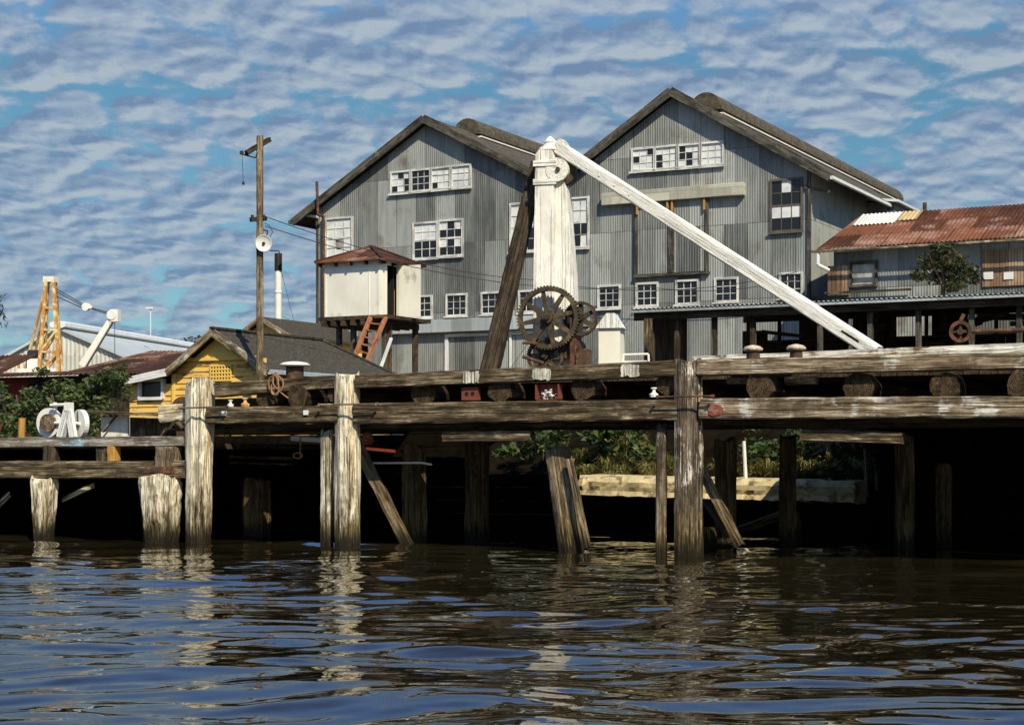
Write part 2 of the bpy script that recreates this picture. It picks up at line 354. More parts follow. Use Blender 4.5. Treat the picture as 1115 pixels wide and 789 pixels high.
m, b = mat('yellow_weatherboard'); p = opos()
pe = RAMP(M2('ADD', M2('MULTIPLY', noise(p, 1.3, 6, .7, (1, 1, 5)), .6), M2('MULTIPLY', noise(p, 5, 5, .7, (.6, 1, 4)), .4)), [(.52, 0.), (.58, 1.)])
L(mixc(pe, (.74, .46, .10), (.20, .10, .035)), b.inputs['Base Color']); b.inputs['Roughness'].default_value = .7
M['yellow'] = m
m, b = mat('yellow_gable'); p = opos()
L(mixc(RAMP(noise(p, 2.5, 6, .7, (1, 1, 1.5)), [(.60, 0.), (.7, 1.)]), (.80, .52, .10), (.55, .48, .30)), b.inputs['Base Color']); b.inputs['Roughness'].default_value = .7
M['yellow_gable'] = m
m, b = mat('window_glass'); b.inputs['Base Color'].default_value = (.012, .014, .016, 1); b.inputs['Roughness'].default_value = .15; M['glass'] = m
m, b = mat('painted_glass'); p = opos()
L(mixc(RAMP(noise(p, 2.3, 5, .7), [(.45, 0.), (.7, 1.)]), (.74, .73, .66), (.42, .46, .47)), b.inputs['Base Color']); b.inputs['Roughness'].default_value = .4; M['wglass'] = m
m, b = mat('dusty_glass'); p = opos()
L(mixc(RAMP(noise(p, 3, 5, .7), [(.4, 0.), (.6, 1.)]), (.22, .20, .15), (.45, .42, .34)), b.inputs['Base Color']); b.inputs['Roughness'].default_value = .3; M['dglass'] = m
def leafm(name, c1, c2, c3=None):
    m, b = mat(name); g = N('ShaderNodeNewGeometry').outputs['Random Per Island']
    st = [(0., c1), (.6, c2), (1., c3 or c2)]
    L(RAMP(g, st), b.inputs['Base Color']); b.inputs['Roughness'].default_value = .55
    b.inputs['Specular IOR Level'].default_value = .3
    tr = N('ShaderNodeBsdfTranslucent'); tr.inputs[0].default_value = (*[x*1.3 for x in c2], 1)
    ms = N('ShaderNodeMixShader'); ms.inputs[0].default_value = .25; o = nt.nodes['Material Output']
    L(b.outputs[0], ms.inputs[1]); L(tr.outputs[0], ms.inputs[2]); L(ms.outputs[0], o.inputs[0]); return m
M['leaf'] = leafm('vine_leaves', (.02, .035, .01), (.05, .085, .02), (.16, .17, .04))
M['leaf_dark'] = leafm('dark_leaves', (.015, .03, .01), (.04, .06, .018), (.14, .07, .015))
M['gum'] = leafm('gum_leaves', (.02, .03, .015), (.05, .055, .03), (.09, .07, .04))
M['grassm'] = leafm('bank_grass', (.06, .09, .015), (.18, .16, .04), (.36, .26, .10))

for k_ in ('mud',): M[k_].node_tree.nodes['Principled BSDF'].inputs['Specular IOR Level'].default_value = .02
# ------------------------------------------------------------------ ground, bank, water
def terrain():
    xs = np.concatenate([np.linspace(-900, -42, 14), np.linspace(-40, 30, 141), np.linspace(32, 900, 14)])
    rows = [(7.2, -1.5), (7.9, -.35), (8.2, .15), (8.5, .45), (8.9, .7), (10.2, .95), (10.8, 1.3), (11.4, 1.75), (12.2, 2.2), (13.0, 2.6), (14.0, 2.72)] + [(y, 2.72) for y in (16, 18, 20, 24, 28, 32, 40, 60, 100, 300, 1200)]
    vs, fs = [], []
    for i, (y, z) in enumerate(rows):
        for x in xs:
            t = min(1, max(0, (x+12.5)/2.5)); lim = 1.80+(2.72-1.80)*t
            zz = min(z, lim); yy = y
            if -45 < x < 35 and y < 14:
                zz += .12*math.sin(x*2.1+y)*math.sin(x*.73+2*y)+random.uniform(-.07, .07); yy += .25*math.sin(x*1.3)
                zz = min(zz, lim)
            vs.append((x, yy, zz))
    n = len(xs)
    for i in range(len(rows)-1):
        for j in range(n-1): fs.append((i*n+j, i*n+j+1, (i+1)*n+j+1, (i+1)*n+j))
    mb = MB().mesh(vs, fs); mb.m = [0 if (k//(n-1)) < 9 else 1 for k in range(len(fs))]
    mb.build('ground', [M['mud'], M['earth']], frame=WF, base=(0, 0, 0), kind='structure')
terrain()

m, b = mat('river_water')
b.inputs['Base Color'].default_value = (.011, .009, .004, 1); b.inputs['Roughness'].default_value = .03; b.inputs['IOR'].default_value = 1.45
b.inputs['Specular IOR Level'].default_value = .6
hn = noise(gpos(), 3.2, 2, .5, (.4, 1, 1)); bump(b, hn, .30, .02); M['water'] = m
def water():
    ys = np.concatenate([[-1500, -400, -120, -60, -30, -15, -6, 0, 4, 7], np.arange(8.5, 16, .045), np.arange(16, 24, .06), np.arange(24, 42, .14), [44, 50, 60]])
    xs = np.concatenate([[-1500, -400, -120, -60, -30, -18], np.arange(-12, 11, .07), [12, 18, 30, 60, 120, 400, 1500]])
    X, Y = np.meshgrid(xs, ys); Z = np.zeros_like(X)
    r = np.random.default_rng(11)
    wx = X + .35*np.sin(Y*.9+X*.3) + .2*np.sin(X*1.3-Y*1.7); wy = Y + .25*np.sin(X*.8+.5*Y) + .12*np.sin(X*2.3+1.1*Y)
    amp_tot = np.zeros_like(X)
    for k in range(44):
        lam = .45*(3.6/.45)**r.random(); th = math.pi/2 + r.normal(0, .55); kk = 2*math.pi/lam
        sl = .0215*(lam/1.0)**.1; a = sl/kk
        ph = kk*(math.cos(th)*wx*.75+math.sin(th)*wy)+r.random()*6.28
        env = .55+.65*np.sin(X*r.uniform(.1, .5)+Y*r.uniform(.1, .6)+r.random()*6)
        Z += a*env*np.sin(ph)
    for k in range(34):
        lam = .17*(.5/.17)**r.random(); th = math.pi/2 + r.normal(0, .6); kk = 2*math.pi/lam
        env = np.clip(.35+.9*np.sin(X*r.uniform(.2, .9)+Y*r.uniform(.2, 1.1)+r.random()*6), 0, 2)
        Z += .020/kk*env*np.sin(kk*(math.cos(th)*wx+math.sin(th)*wy)+r.random()*6.28)
    fade = ((np.abs(X) < 11.5) & (Y > 8) & (Y < 42))
    Z = np.where(fade, Z, 0)
    ny, nx = X.shape; V = np.stack([X, Y, Z], -1).reshape(-1, 3)
    idx = np.arange(ny*nx).reshape(ny, nx)
    F = np.stack([idx[:-1, :-1], idx[:-1, 1:], idx[1:, 1:], idx[1:, :-1]], -1).reshape(-1, 4)
    me = bpy.data.meshes.new('water'); me.vertices.add(len(V)); me.vertices.foreach_set('co', V.ravel())
    me.loops.add(F.size); me.loops.foreach_set('vertex_index', F.ravel().astype(np.int32))
    me.polygons.add(len(F)); me.polygons.foreach_set('loop_start', np.arange(0, F.size, 4, dtype=np.int32)); me.polygons.foreach_set('loop_total', np.full(len(F), 4, dtype=np.int32))
    me.polygons.foreach_set('use_smooth', np.ones(len(F), dtype=bool)); me.update(calc_edges=True); me.materials.append(M['water'])
    o = bpy.data.objects.new('water', me); C.objects.link(o); o['kind'] = 'structure'
water()

# ------------------------------------------------------------------ foliage helper
def leaves(mb, blobs, n, size, hang=0., aspect=.45):
    tot = sum(b[3]*b[4]*b[5] for b in blobs)
    for (cx, cy, cz, rx, ry, rz) in blobs:
        k = max(8, int(n*(rx*ry*rz)**.7/sum((q[3]*q[4]*q[5])**.7 for q in blobs)))
        for _ in range(k):
            v = rng.normal(size=3); v /= np.linalg.norm(v); rr = random.random()**.45
            c = Vector((cx+v[0]*rx*rr, cy+v[1]*ry*rr, cz+v[2]*rz*rr))
            s_ = size*random.uniform(.55, 1.3)
            d = Vector((random.gauss(0, 1), random.gauss(0, 1), random.gauss(0, .6)-hang)).normalized()
            e = d.cross(Vector(rng.normal(size=3))).normalized()*aspect
            mb.mesh([c-d*s_*.5, c+e*s_*.5, c+d*s_*.6, c-e*s_*.5], [(0, 1, 2, 3)])
def blobs_in(x0, x1, y0, y1, z0, z1, n, r):
    return [(random.uniform(x0, x1), random.uniform(y0, y1), random.uniform(z0, z1), r*random.uniform(.6, 1.3), r*random.uniform(.6, 1.2), r*random.uniform(.5, 1.1)) for _ in range(n)]

# ------------------------------------------------------------------ big shed
OV = .32
def fp(px, py, back=0):
    a = FF.at(px, py, back); return (a.x, a.z)
pkL = fp(461, 126, -OV); evL = fp(318, 239, -OV); pkR = fp(730, 96, -OV); evR = fp(906, 190, -OV)
va = fp(602, 197, -OV)
uL0 = FF.u(347); uR1 = 0.0; uV = va[0]
zg = 1.7; LEN = 26.0
def corr_wall(mb, u0, u1, tops, holes, zb, pitch=.08, amp=.006, mi=0, yb=0.):
    pts = set([round(u0, 4), round(u1, 4)]); k = u0
    while k < u1: pts.add(round(k, 4)); k += pitch/5
    for h in holes: pts.add(round(h[0], 4)); pts.add(round(h[1], 4))
    for t in tops: pts.add(round(t[0], 4))
    us = sorted(p for p in pts if u0-1e-6 <= p <= u1+1e-6)
    tx = [t[0] for t in tops]; tz = [t[1] for t in tops]
    vs, fs = [], []
    def yy(u): return yb+math.sin(2*math.pi*(u-u0)/pitch)*amp
    for a, b_ in zip(us[:-1], us[1:]):
        if b_-a < 1e-4: continue
        mid = (a+b_)/2; ta, tb = np.interp(a, tx, tz), np.interp(b_, tx, tz)
        ivs = [(zb, None)]; hs = sorted((h[2], h[3]) for h in holes if h[0]-1e-4 <= mid <= h[1]+1e-4)
        z = zb; segs = []
        for h0, h1 in hs: segs.append((z, h0, z, h0)); z = h1
        segs.append((z, ta, z, tb))
        for (a0, a1, b0, b1) in segs:
            n = len(vs); vs += [(a, yy(a), a0), (b_, yy(b_), b0), (b_, yy(b_), b1), (a, yy(a), a1)]
            fs.append((n, n+1, n+2, n+3))
            n = len(vs); vs += [(a, yb+.06, a0), (b_, yb+.06, b0), (b_, yb+.06, b1), (a, yb+.06, a1)]
            fs.append((n+3, n+2, n+1, n))
    return mb.mesh(vs, fs, None, mi)

shed = thing('corrugated_warehouse', 'large twin gabled warehouse clad in weathered grey corrugated iron behind the wharf', 'warehouse', FF, (uV, 0, zg))
def win(px0, px1, py0, py1, pat, frame=None, mull=False, sill=True, jit=True):
    a = fp(px0, py0); c = fp(px1, py1); am = fp((px0+px1)/2, py0); cm = fp((px0+px1)/2, py1)
    return dict(u0=a[0], u1=c[0], z0=cm[1], z1=am[1], pat=pat.split('/'), frame=frame or 'white', sill=sill)
D3 = 'ddd/ddd/ddd'
wins = []
for i, pt in enumerate(('wdw/wwd/dwd', D3, 'www/www/dww', 'www/www/www')):
    x0 = 426.5+i*21.9; wins.append(win(x0, x0+20.2, 187.5-i*2.3, 209.5-i*2.0, pt))
for i, pt in enumerate(('wwd/dww/www', 'www/dww/dww', 'dww/ddw/wdw', 'www/www/www')):
    x0 = 689+i*25; wins.append(win(x0, x0+23.3, 162-i*2.1, 185-i*1.9, pt))
wins.append(win(451, 476.5, 243, 280.5, 'www/www/ddd/ddd')); wins.append(win(478.5, 503.5, 240, 278, 'wdw/ddd/wdw/ddd'))
wins.append(win(356, 383.5, 238, 280, 'www/www/wgw/www')); wins.append(win(556.5, 583, 222, 273, 'www/www/wdd/ddd'))
wins.append(win(616, 640.5, 216, 269, 'www/www/ddd/ddw'))
wins.append(win(840, 873, 196, 251, 'dwd/ddd/www/ddd', frame='brown'))
for x0, x1, y0, y1 in ((447, 470, 323, 345), (487, 508, 321, 343), (525, 546, 319, 341), (566, 588, 317, 339), (607, 628, 315, 337), (652.5, 675, 311.5, 334.5), (694, 716, 309, 332.5), (737, 760, 306, 330), (779.5, 803, 303.5, 327.5), (850, 873, 298, 323)):
    wins.append(win(x0, x1, y0, y1, D3))
dz = dict(u0=FF.u(695), u1=FF.u(770), z0=FF.z(732, 297), z1=FF.z(732, 217))
sl = .20
tops = [(uL0, np.interp(uL0, [evL[0], pkL[0]], [evL[1], pkL[1]])-sl), (pkL[0], pkL[1]-sl), (uV, va[1]-sl), (pkR[0], pkR[1]-sl), (uR1, np.interp(uR1, [pkR[0], evR[0]], [pkR[1], evR[1]])-sl)]
holes = [(w_['u0'], w_['u1'], w_['z0'], w_['z1']) for w_ in wins]
mb = MB(); corr_wall(mb, uL0, uR1, tops, holes, zg)
mb.build('front_wall', M['zinc'], shed)
# side and rear walls
mb = MB(); zsR = tops[-1][1]; zsL = tops[0][1]
mb.corr((0, 0, zg), (0, LEN, 0), (0, 0, zsR-zg), pitch=.115, amp=.016, thick=.04)
mb.build('side_wall', M['zinc'], shed)
mb = MB(); mb.box(uL0, uL0+.05, .07, LEN, zg, zsL); mb.build('side_wall', M['zinc'], shed)
mb = MB(); mb.prism([(tops[0][0], zg)]+[(t[0], t[1]) for t in tops]+[(tops[-1][0], zg)], LEN, LEN+.05); mb.build('rear_wall', M['zinc'], shed)
mb = MB(); mb.box(uL0+.3, -.3, 1.6, 1.7, zg, zsR-1.2); mb.build('dark_backdrop', M['dark_in'], shed)  # unseen dark plane added as the shade inside the warehouse
# roofs
def roofside(a, b_, ext=0):
    n = Vector((-(b_[1]-a[1]), b_[0]-a[0])).normalized(); t = .09
    return [(a[0], a[1]), (b_[0], b_[1]), (b_[0]-n.x*t*(1 if n.y > 0 else -1), b_[1]-abs(n.y)*t), (a[0]-n.x*t*(1 if n.y > 0 else -1), a[1]-abs(n.y)*t)]
for pk, e0, e1 in ((pkL, evL, va), (pkR, va, evR)):
    mb = MB()
    mb.prism([e0, pk, e1, (e1[0], e1[1]-.1), (pk[0], pk[1]-.1), (e0[0], e0[1]-.1)], -OV+.02, LEN+.4)
    rf = mb.build('roof', M['rooffibro'], shed)
    # barge boards along the rakes
    for a, b_ in ((e0, pk), (pk, e1)):
        mb = MB(); P = Vector((a[0], -OV, a[1]-.10)); Q = Vector((b_[0], -OV, b_[1]-.10))
        mb.beam(P, Q, .05, .27, up=(0, 0, 1), rough=.03, seg=14, cham=.04); mb.build('barge_board', M['barge'], rf)
    # rolled ridge vent, starting a little behind the gable
    mb = MB(); n = 14; r0 = .55
    prof = [(pk[0]+r0*math.cos(math.pi*k/n), pk[1]-.15+r0*1.05*math.sin(math.pi*k/n)) for k in range(n+1)]
    mb.prism(prof[::-1], 2.6, LEN-1); mb.build('ridge_vent', M['rooffibro'], rf)
    mb = MB()
    s_ = (e1[1]-pk[1])/(e1[0]-pk[0]); x0 = pk[0]+.62; mb.beam((x0, 2.4, pk[1]+s_*.62+.03), (x0, LEN-1, pk[1]+s_*.62+.03), .16, .05, rough=.02, seg=8, cham=.05)
    mb.build('flashing', M['white'], rf)
# purlin ends under the right-hand rake, gutters
mb = MB(); mb.beam((evR[0]+.02, -OV-.1, evR[1]-.10), (evR[0]+.02, LEN, evR[1]-.10), .10, .10, cham=.1, rough=.01, seg=6); mb.build('gutter', M['gutter'], shed)
mb = MB(); mb.beam((evL[0]-.02, -OV-.1, evL[1]-.10), (evL[0]-.02, LEN, evL[1]-.10), .14, .12); mb.build('gutter', M['barge'], shed)
mb = MB(); zc = evR[1]-.5
mb.beam((-.15, -.05, zc+.25), (.62, -.05, zc+.05), .08, .1); mb.build('eave_bracket', M['barge'], shed)
mb = MB(); pL = FF.at(352, 262, -.12); mb.cyl((pL.x, -.12, zg), (pL.x, -.12, FF.z(352, 236)), .05, n=10); 
mb.cyl((pL.x, -OV-.12, FF.z(352, 236)), (pL.x-.05, -OV-.12, FF.z(352, 203)+.1), .05, n=8); mb.cyl((pL.x, -.12, FF.z(352, 236)), (pL.x, -OV-.12, FF.z(352, 236)), .05, n=8)
mb.build('downpipe', M['iron'], shed)
mb = MB(); mb.cyl((uL0-.55, -.1, zsL-.15), (uL0+.05, -.1, zsL-.28), .05, n=8); mb.build('overflow_pipe', M['gutter'], shed)
mb = MB(); mb.box(uL0-.07, uL0-.005, -.07, .1, zg, zsL+.05); mb.build('corner_trim', M['barge'], shed); mb = MB(); mb.box(-.06, .03, -.09, .03, zg, zsR); mb.build('corner_trim', M['barge'], shed)

M['brownframe'] = simple('brown_frame', (.10, .08, .06), .8, .3, 6)
for w_ in wins:
    fm = M['sash'] if w_['frame'] == 'white' else M['brownframe']
    u0, u1, z0, z1 = w_['u0'], w_['u1'], w_['z0'], w_['z1']; e = .045
    mb = MB()
    mb.box(u0-e, u0+.02, -.05, .06, z0-e, z1+e); mb.box(u1-.02, u1+e, -.05, .06, z0-e, z1+e)
    mb.box(u0+.02, u1-.02, -.05, .06, z1-.02, z1+e); mb.box(u0+.02, u1-.02, -.05, .06, z0-e, z0+.02)
    nr = len(w_['pat']); nc = len(w_['pat'][0])
    for i in range(1, nc): x = u0+(u1-u0)*i/nc; mb.box(x-.011, x+.011, -.01, .03, z0+.02, z1-.02)
    for j in range(1, nr):
        z = z0+(z1-z0)*j/nr; t = .03 if (nr == 4 and j == 2) else .011
        mb.box(u0+.02, u1-.02, -.015, .025, z-t, z+t)
    wo_ = mb.build('window', fm, shed)
    if nr == 3 or True:
        mb = MB(); mb.box(u0-e-.04, u1+e+.04, -.11, -.052, z0-e-.05, z0-e+.01); mb.build('sill', fm, wo_)
    groups = {'d': MB(), 'w': MB(), 'g': MB()}; cnt = dict(d=0, w=0, g=0)
    for j, row in enumerate(w_['pat']):
        for i, ch in enumerate(row):
            xa, xb = u0+(u1-u0)*i/nc, u0+(u1-u0)*(i+1)/nc; zb_, za = z1-(z1-z0)*(j+1)/nr, z1-(z1-z0)*j/nr
            t = random.uniform(-.01, .01)
            groups[ch].box(xa+.012, xb-.012, .002+t*.2, .012+t*.2, zb_+.012, za-.012); cnt[ch] += 1
    for ch, nm, mm in (('d', 'pane', 'glass'), ('w', 'painted_pane', 'wglass'), ('g', 'dusty_pane', 'dglass')):
        if cnt[ch]: groups[ch].build(nm, M[mm], wo_)
# loading doors with rail box
mb = MB(); u0, u1, z0, z1 = dz['u0'], dz['u1'], dz['z0'], dz['z1']; um = (u0+u1)/2
mb.corr((u0, -.07, z0), (um-.08-u0, 0, 0), (0, 0, z1-z0), pitch=.085, amp=.008, thick=.03); mb.build('loading_door', M['zinc'], shed)
mb = MB(); mb.corr((um+.08, -.07, z0), (u1-um-.08, 0, 0), (0, 0, z1-z0), pitch=.085, amp=.008, thick=.03); mb.build('loading_door', M['zinc'], shed)
mb = MB(); mb.box(u0-.07, u0+.02, -.13, -.02, z0-.02, z1); mb.box(um-.09, um+.09, -.125, -.02, z0, z1); mb.box(u1-.02, u1+.07, -.13, -.02, z0-.02, z1); mb.box(u0-.1, u1+.1, -.15, -.02, z0-.1, z0-.021)
mb.build('door_frame', M['barge'], shed)
mb = MB(); a = FF.at(657, 217, -.1); c = FF.at(811, 205, -.1)
zc = (a.z+c.z)/2-.02; mb.beam((a.x, -.14, zc), (c.x, -.14, zc), .2, .38, rough=.01, seg=8, cham=.04); mb.build('door_rail_cover', M['tan_board'], shed)
mb = MB()
for px in (696, 729, 734, 769): u = FF.u(px); mb.box(u-.03, u+.03, -.19, -.15, z1-.42, z1+.0)
mb.build('door_hanger', M['ochre'], shed)
# lower flashing band and trims on left
mb = MB(); a = FF.at(425, 352, -.2); c = FF.at(640, 340, -.2); zc = FF.z(500, 354, -.2)
mb.beam((a.x, -.14, zc), (c.x, -.14, zc), .22, .42, rough=.01, seg=10, cham=.03); mb.build('flashing_band', M['zinc_pale'], shed)
mb = MB(); u = FF.u(487); z = FF.z(487, 364); mb.box(u-.06, u+.06, -.07, -.017, zg, z); mb.box(u+.06, c.x, -.07, -.017, z-.09, z+.02)
u = FF.u(556); mb.box(u-.02, u+.05, -.06, -.017, zg, z-.1)
mb.build('door_trim', M['white_wood'], shed)
# little lean-to on the side
mb = MB(); mb.box(.02, .9, 6.0, 9.5, zg, FF.z(930, 222, 6)); mb.build('side_bay', M['zinc'], shed)
mb = MB(); zt = FF.z(930, 222, 6); mb.beam((-.02, 7.7, zt+.12), (1.1, 7.7, zt-.02), 3.8, .08); mb.build('side_bay_roof', M['gutter'], shed)
mb = MB(); v = FF.at(965, 205, 17); leaves(mb, [(v.x-.5, 17, v.z-.35, .5, .5, .3)], 160, .16); 
mb.build('roof_weed', M['leaf_dark'], frame=FF, label='small dark weed growing at the far end of the warehouse roof', cat='plant')

# ------------------------------------------------------------------ rust roofed annex on the right
ax = thing('rust_roofed_annex', 'low annex with red rusty roof and grey iron wall joined to right of warehouse', 'building', FF, (5, 0, zg))
yA = -1.6; eA = FF.at(889, 272, yA-.5); eB = FF.at(1115, 257, yA-.5); ze = (eA.z+eB.z)/2; uE = eA.x
rg = FF.at(938, 234, yA+2.6); zr = rg.z
W = 16.0
mb = MB()
hipx = rg.x-uE
mb.corr((uE+hipx, yA-.5, ze), (W-hipx, 0, 0), (0, 3.1, zr-ze), pitch=.12, amp=.016, nv=3)
rf = mb.build('roof', M['rust'], ax)
mb = MB()   # hip triangle
mb.mesh([(uE, yA-.5, ze), (uE+hipx, yA-.5, ze+.0), (uE+hipx, yA+2.6, zr), (uE, yA-.5, ze-.03), (uE+hipx, yA-.5, ze-.03), (uE+hipx, yA+2.6, zr-.03)], [(0,1,2), (5,4,3), (0,3,4,1), (0,2,5,3)])
mb.build('roof_hip', M['rust'], rf)
mb = MB(); mb.corr((uE+hipx, yA+2.6, zr), (W-hipx, 0, 0), (0, 3.0, ze-zr), pitch=.12, amp=.016); mb.build('rear_roof', M['rust'], rf)
mb = MB(); p0 = FF.at(948, 236, yA+2.4)
k = (zr-ze)/3.1
mb.corr((uE+hipx+.05, yA+1.5, ze+k*2.0+.03), (1.25, 0, 0), (0, 1.05, 1.05*k), pitch=.12, amp=.014); mb.build('replacement_sheet', M['silver'], rf); mb = MB(); mb.corr((uE+hipx+1.32, yA+1.7, ze+k*2.2+.03), (.55, 0, 0), (0, .85, .85*k), pitch=.12, amp=.014); mb.build('ochre_sheet', M['ochre_sheet'], rf)
zw = ze-.05; wl = uE+.35
hl = []
def aw(px0, px1, py0, py1): 
    a = FF.at(px0, py0, yA); c = FF.at(px1, py1, yA); return (a.x, c.x, c.z, a.z)
W1 = aw(928, 953, 288, 309); hl.append(W1)
mb = MB(); corr_wall(mb, wl, uE+W, [(wl, zw), (uE+W, zw)], hl, zg, yb=yA); mb.build('front_wall', M['zinc'], ax)
mb = MB(); mb.box(wl, wl+.05, yA+.07, yA+5, zg, zw); mb.build('side_wall', M['zinc'], ax)
mb = MB(); u0, u1, z0, z1 = W1
mb.box(u0-.08, u0, yA-.07, yA+.05, z0-.08, z1+.08); mb.box(u1, u1+.08, yA-.07, yA+.05, z0-.08, z1+.08); mb.box(u0, u1, yA-.07, yA+.05, z1, z1+.08); mb.box(u0, u1, yA-.07, yA+.05, z0-.08, z0)
wn = mb.build('window', M['barge'], ax); mb = MB(); mb.box(u0, u1, yA+.01, yA+.02, z0, z1); mb.build('pane', M['dglass'], wn)
# timber clad doors left of window and on far right
a = FF.at(902, 290, yA); c = FF.at(925, 318, yA)
mb = MB()
n = 5
for i in range(n): x = a.x+(c.x-a.x)*i/n; mb.box(x, x+(c.x-a.x)/n*.88, yA-.06, yA-.025, c.z-.1, a.z)
mb.build('board_door', M['timber_clad'], ax)
a = FF.at(1070, 273, yA); c = FF.at(1125, 310, yA); mb = MB(); x = a.x
while x < c.x+2: mb.box(x, x+.145, yA-.05-random.random()*.01, yA-.024, c.z, a.z); x += .158
tc_ = mb.build('board_cladding', M['timber_clad'], ax)
for px in (1076, 1098): q = FF.at(px, 300, yA-.1); mb = MB(); mb.box(q.x-.13, q.x+.13, yA-.085, yA-.062, q.z-.1, q.z+.1); mb.build('notice_board', M['white'], tc_)
mb = MB(); mb.beam((uE-.1, yA-.58, ze-.08), (uE+W, yA-.58, ze-.07), .07, .07, rough=.05, seg=12, cham=.1); mb.build('gutter', M['beam_pale'], ax)
mb = MB(); q = FF.at(891, 275, yA-.5); mb.tube([(q.x, yA-.55, ze-.1), (q.x, yA-.55, ze-.45), (q.x+.25, yA-.3, ze-.6)], .055, 8); mb.build('downpipe', M['gutter'], ax)
mb = MB(); a = FF.at(898, 320, yA-.15); c = FF.at(992, 314, yA-.15); mb.beam((a.x, yA-.15, (a.z+c.z)/2), (c.x, yA-.15, (a.z+c.z)/2), .05, .06); mb.build('handrail', M['barge'], ax)
mb = MB(); q = FF.at(1007, 222, yA+2.9); mb.cyl((q.x, yA+2.9, zr-.2), (q.x, yA+2.9, zr+.28), .06, n=10); mb.build('vent_pipe', M['iron'], ax)

# ------------------------------------------------------------------ open shelter with corrugated awning
AF = Frame(690, 40, 27)
aw_ = thing('open_shelter', 'long low open shelter with thin corrugated roof over a dark racked interior', 'shelter', AF, (0, 0, 2.72))
z0 = AF.z(700, 336.5); uA = AF.u(689); WA = 17
mb = MB(); mb.corr((uA, -.1, z0), (WA, 0, 0), (0, 8.3, .55), pitch=.11, amp=.014, nv=4); mb.box(uA, uA+WA, -.085, -.04, z0-.085, z0-.028); mb.build('roof', M['zinc_pale'], aw_)
mb = MB(); mb.beam((uA, .1, z0-.16), (uA+WA, .1, z0-.16), .08, .2, rough=.02, seg=10, cham=.05); mb.beam((uA, 8, z0+.34), (uA+WA, 8, z0+.34), .08, .2)
mb.build('roof_beam', M['beam_dark'], aw_)
for px in (710, 737, 778, 820, 893, 948, 1000, 1058, 1110):
    u = AF.u(px, .3); mb = MB(); mb.beam((u, .3, 2.72), (u, .3, z0-.2), .12, .12, rough=.05, seg=4, cham=.1); mb.build('post', M['barge'] if px > 880 else M['beam_dark'], aw_)
for k in range(5):
    u = uA+.3+k*4; mb = MB(); mb.beam((u, 7.8, 2.72), (u, 7.8, z0+.3), .12, .12); mb.build('post', M['beam_dark'], aw_)
mb = MB();  # rear boards added to darken the view through the shelter
x = uA
while x < uA+WA:
    w_ = random.uniform(.3, 1.1); mb.box(x, x+w_, 7.9, 7.98, 2.72, z0+random.choice([.0, .3, .3, -.3, .35])); x += w_+random.choice([.01, .02, .14])
mb.build('added_rear_panel', M['beam_dark'], aw_); mb = MB(); mb.box(uA-.02, uA+.9, 1.2, 1.26, 2.72, z0-.1); mb.build('end_panel', M['beam_dark'], aw_)
for kk in range(4):
    rk = MB(); ub = uA+1.2+kk*3.8; 
    for i in range(13):
        x = ub+random.random()*3.4; z = 3.4+random.random()*(z0-3.5); l = random.uniform(.6, 1.8)
        rk.beam((x, 4.5+random.random(), z), (x+l, 4.5+random.random(), min(z0+.1, z+random.uniform(-.35, .35))), .07, random.uniform(.06, .22))
    for i in range(5): x = ub+i*.85; rk.beam((x, 4.9, 2.72), (x, 4.9, z0+.15), .08, .08)
    for z in (3.5, 4.0, 4.5): rk.beam((ub, 4.9, z), (ub+3.5, 4.9, z), .5, .06)
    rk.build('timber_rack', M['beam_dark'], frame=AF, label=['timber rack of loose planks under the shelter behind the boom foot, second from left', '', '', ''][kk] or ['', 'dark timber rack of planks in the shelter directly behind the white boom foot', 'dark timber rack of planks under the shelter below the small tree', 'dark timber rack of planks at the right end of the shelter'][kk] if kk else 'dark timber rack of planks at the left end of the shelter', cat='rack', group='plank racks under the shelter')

# ------------------------------------------------------------------ wharf
def wp(px, py, back=0): return WF.at(px, py, back)
def pile(px, ytop, w_px, back, mat_, label, dx=0, wt=None, squash=.8, name='timber_pile', bot=-1.2, sides=18, group='timber piles'):
    d = WF.depth(px, back); r = w_px/2*d/FPX; t = wp(px, ytop, back); x0 = t.x; mb = MB()
    zb = bot; zt = t.z; rt = (wt or w_px)/2*d/FPX
    n = sides; seg = 22; vs, gs, fs = [], [], []; gv = [random.gauss(0, .06) for _ in range(n)]; sd_ = random.random()*30
    ph = random.random()*6
    for k in range(seg+1):
        tt = k/seg; z = zb+(zt-zb)*tt
        f = min(1, max(0, z/zt)); rr = r+(rt-r)*f
        xo = dx*(1-f)*d/FPX
        for j in range(n):
            th = 2*math.pi*j/n; c_, s_ = math.cos(th), math.sin(th)
            sq = 1/max(abs(c_), abs(s_))**.55
            q = rr*sq*(1+gv[j]+random.gauss(0, .018)+.03*math.sin(z*3+j*1.7+ph))
            if k == seg: q *= .93
            zz = z + (random.gauss(0, .02) + .03*math.sin(th*2+ph) if k >= seg-1 else 0)
            vs.append((x0+xo+c_*q, back+s_*q*squash, zz)); gs.append((z+sd_, c_*q*10, s_*q*10))
    for k in range(seg):
        for j in range(n): fs.append((k*n+j, k*n+(j+1) % n, (k+1)*n+(j+1) % n, (k+1)*n+j))
    fs.append(tuple(seg*n+j for j in range(n)))
    mb.mesh(vs, fs, gs)
    return mb.build(name, mat_, frame=WF, base=(x0, back, 0), label=label, cat='pile', group=group)
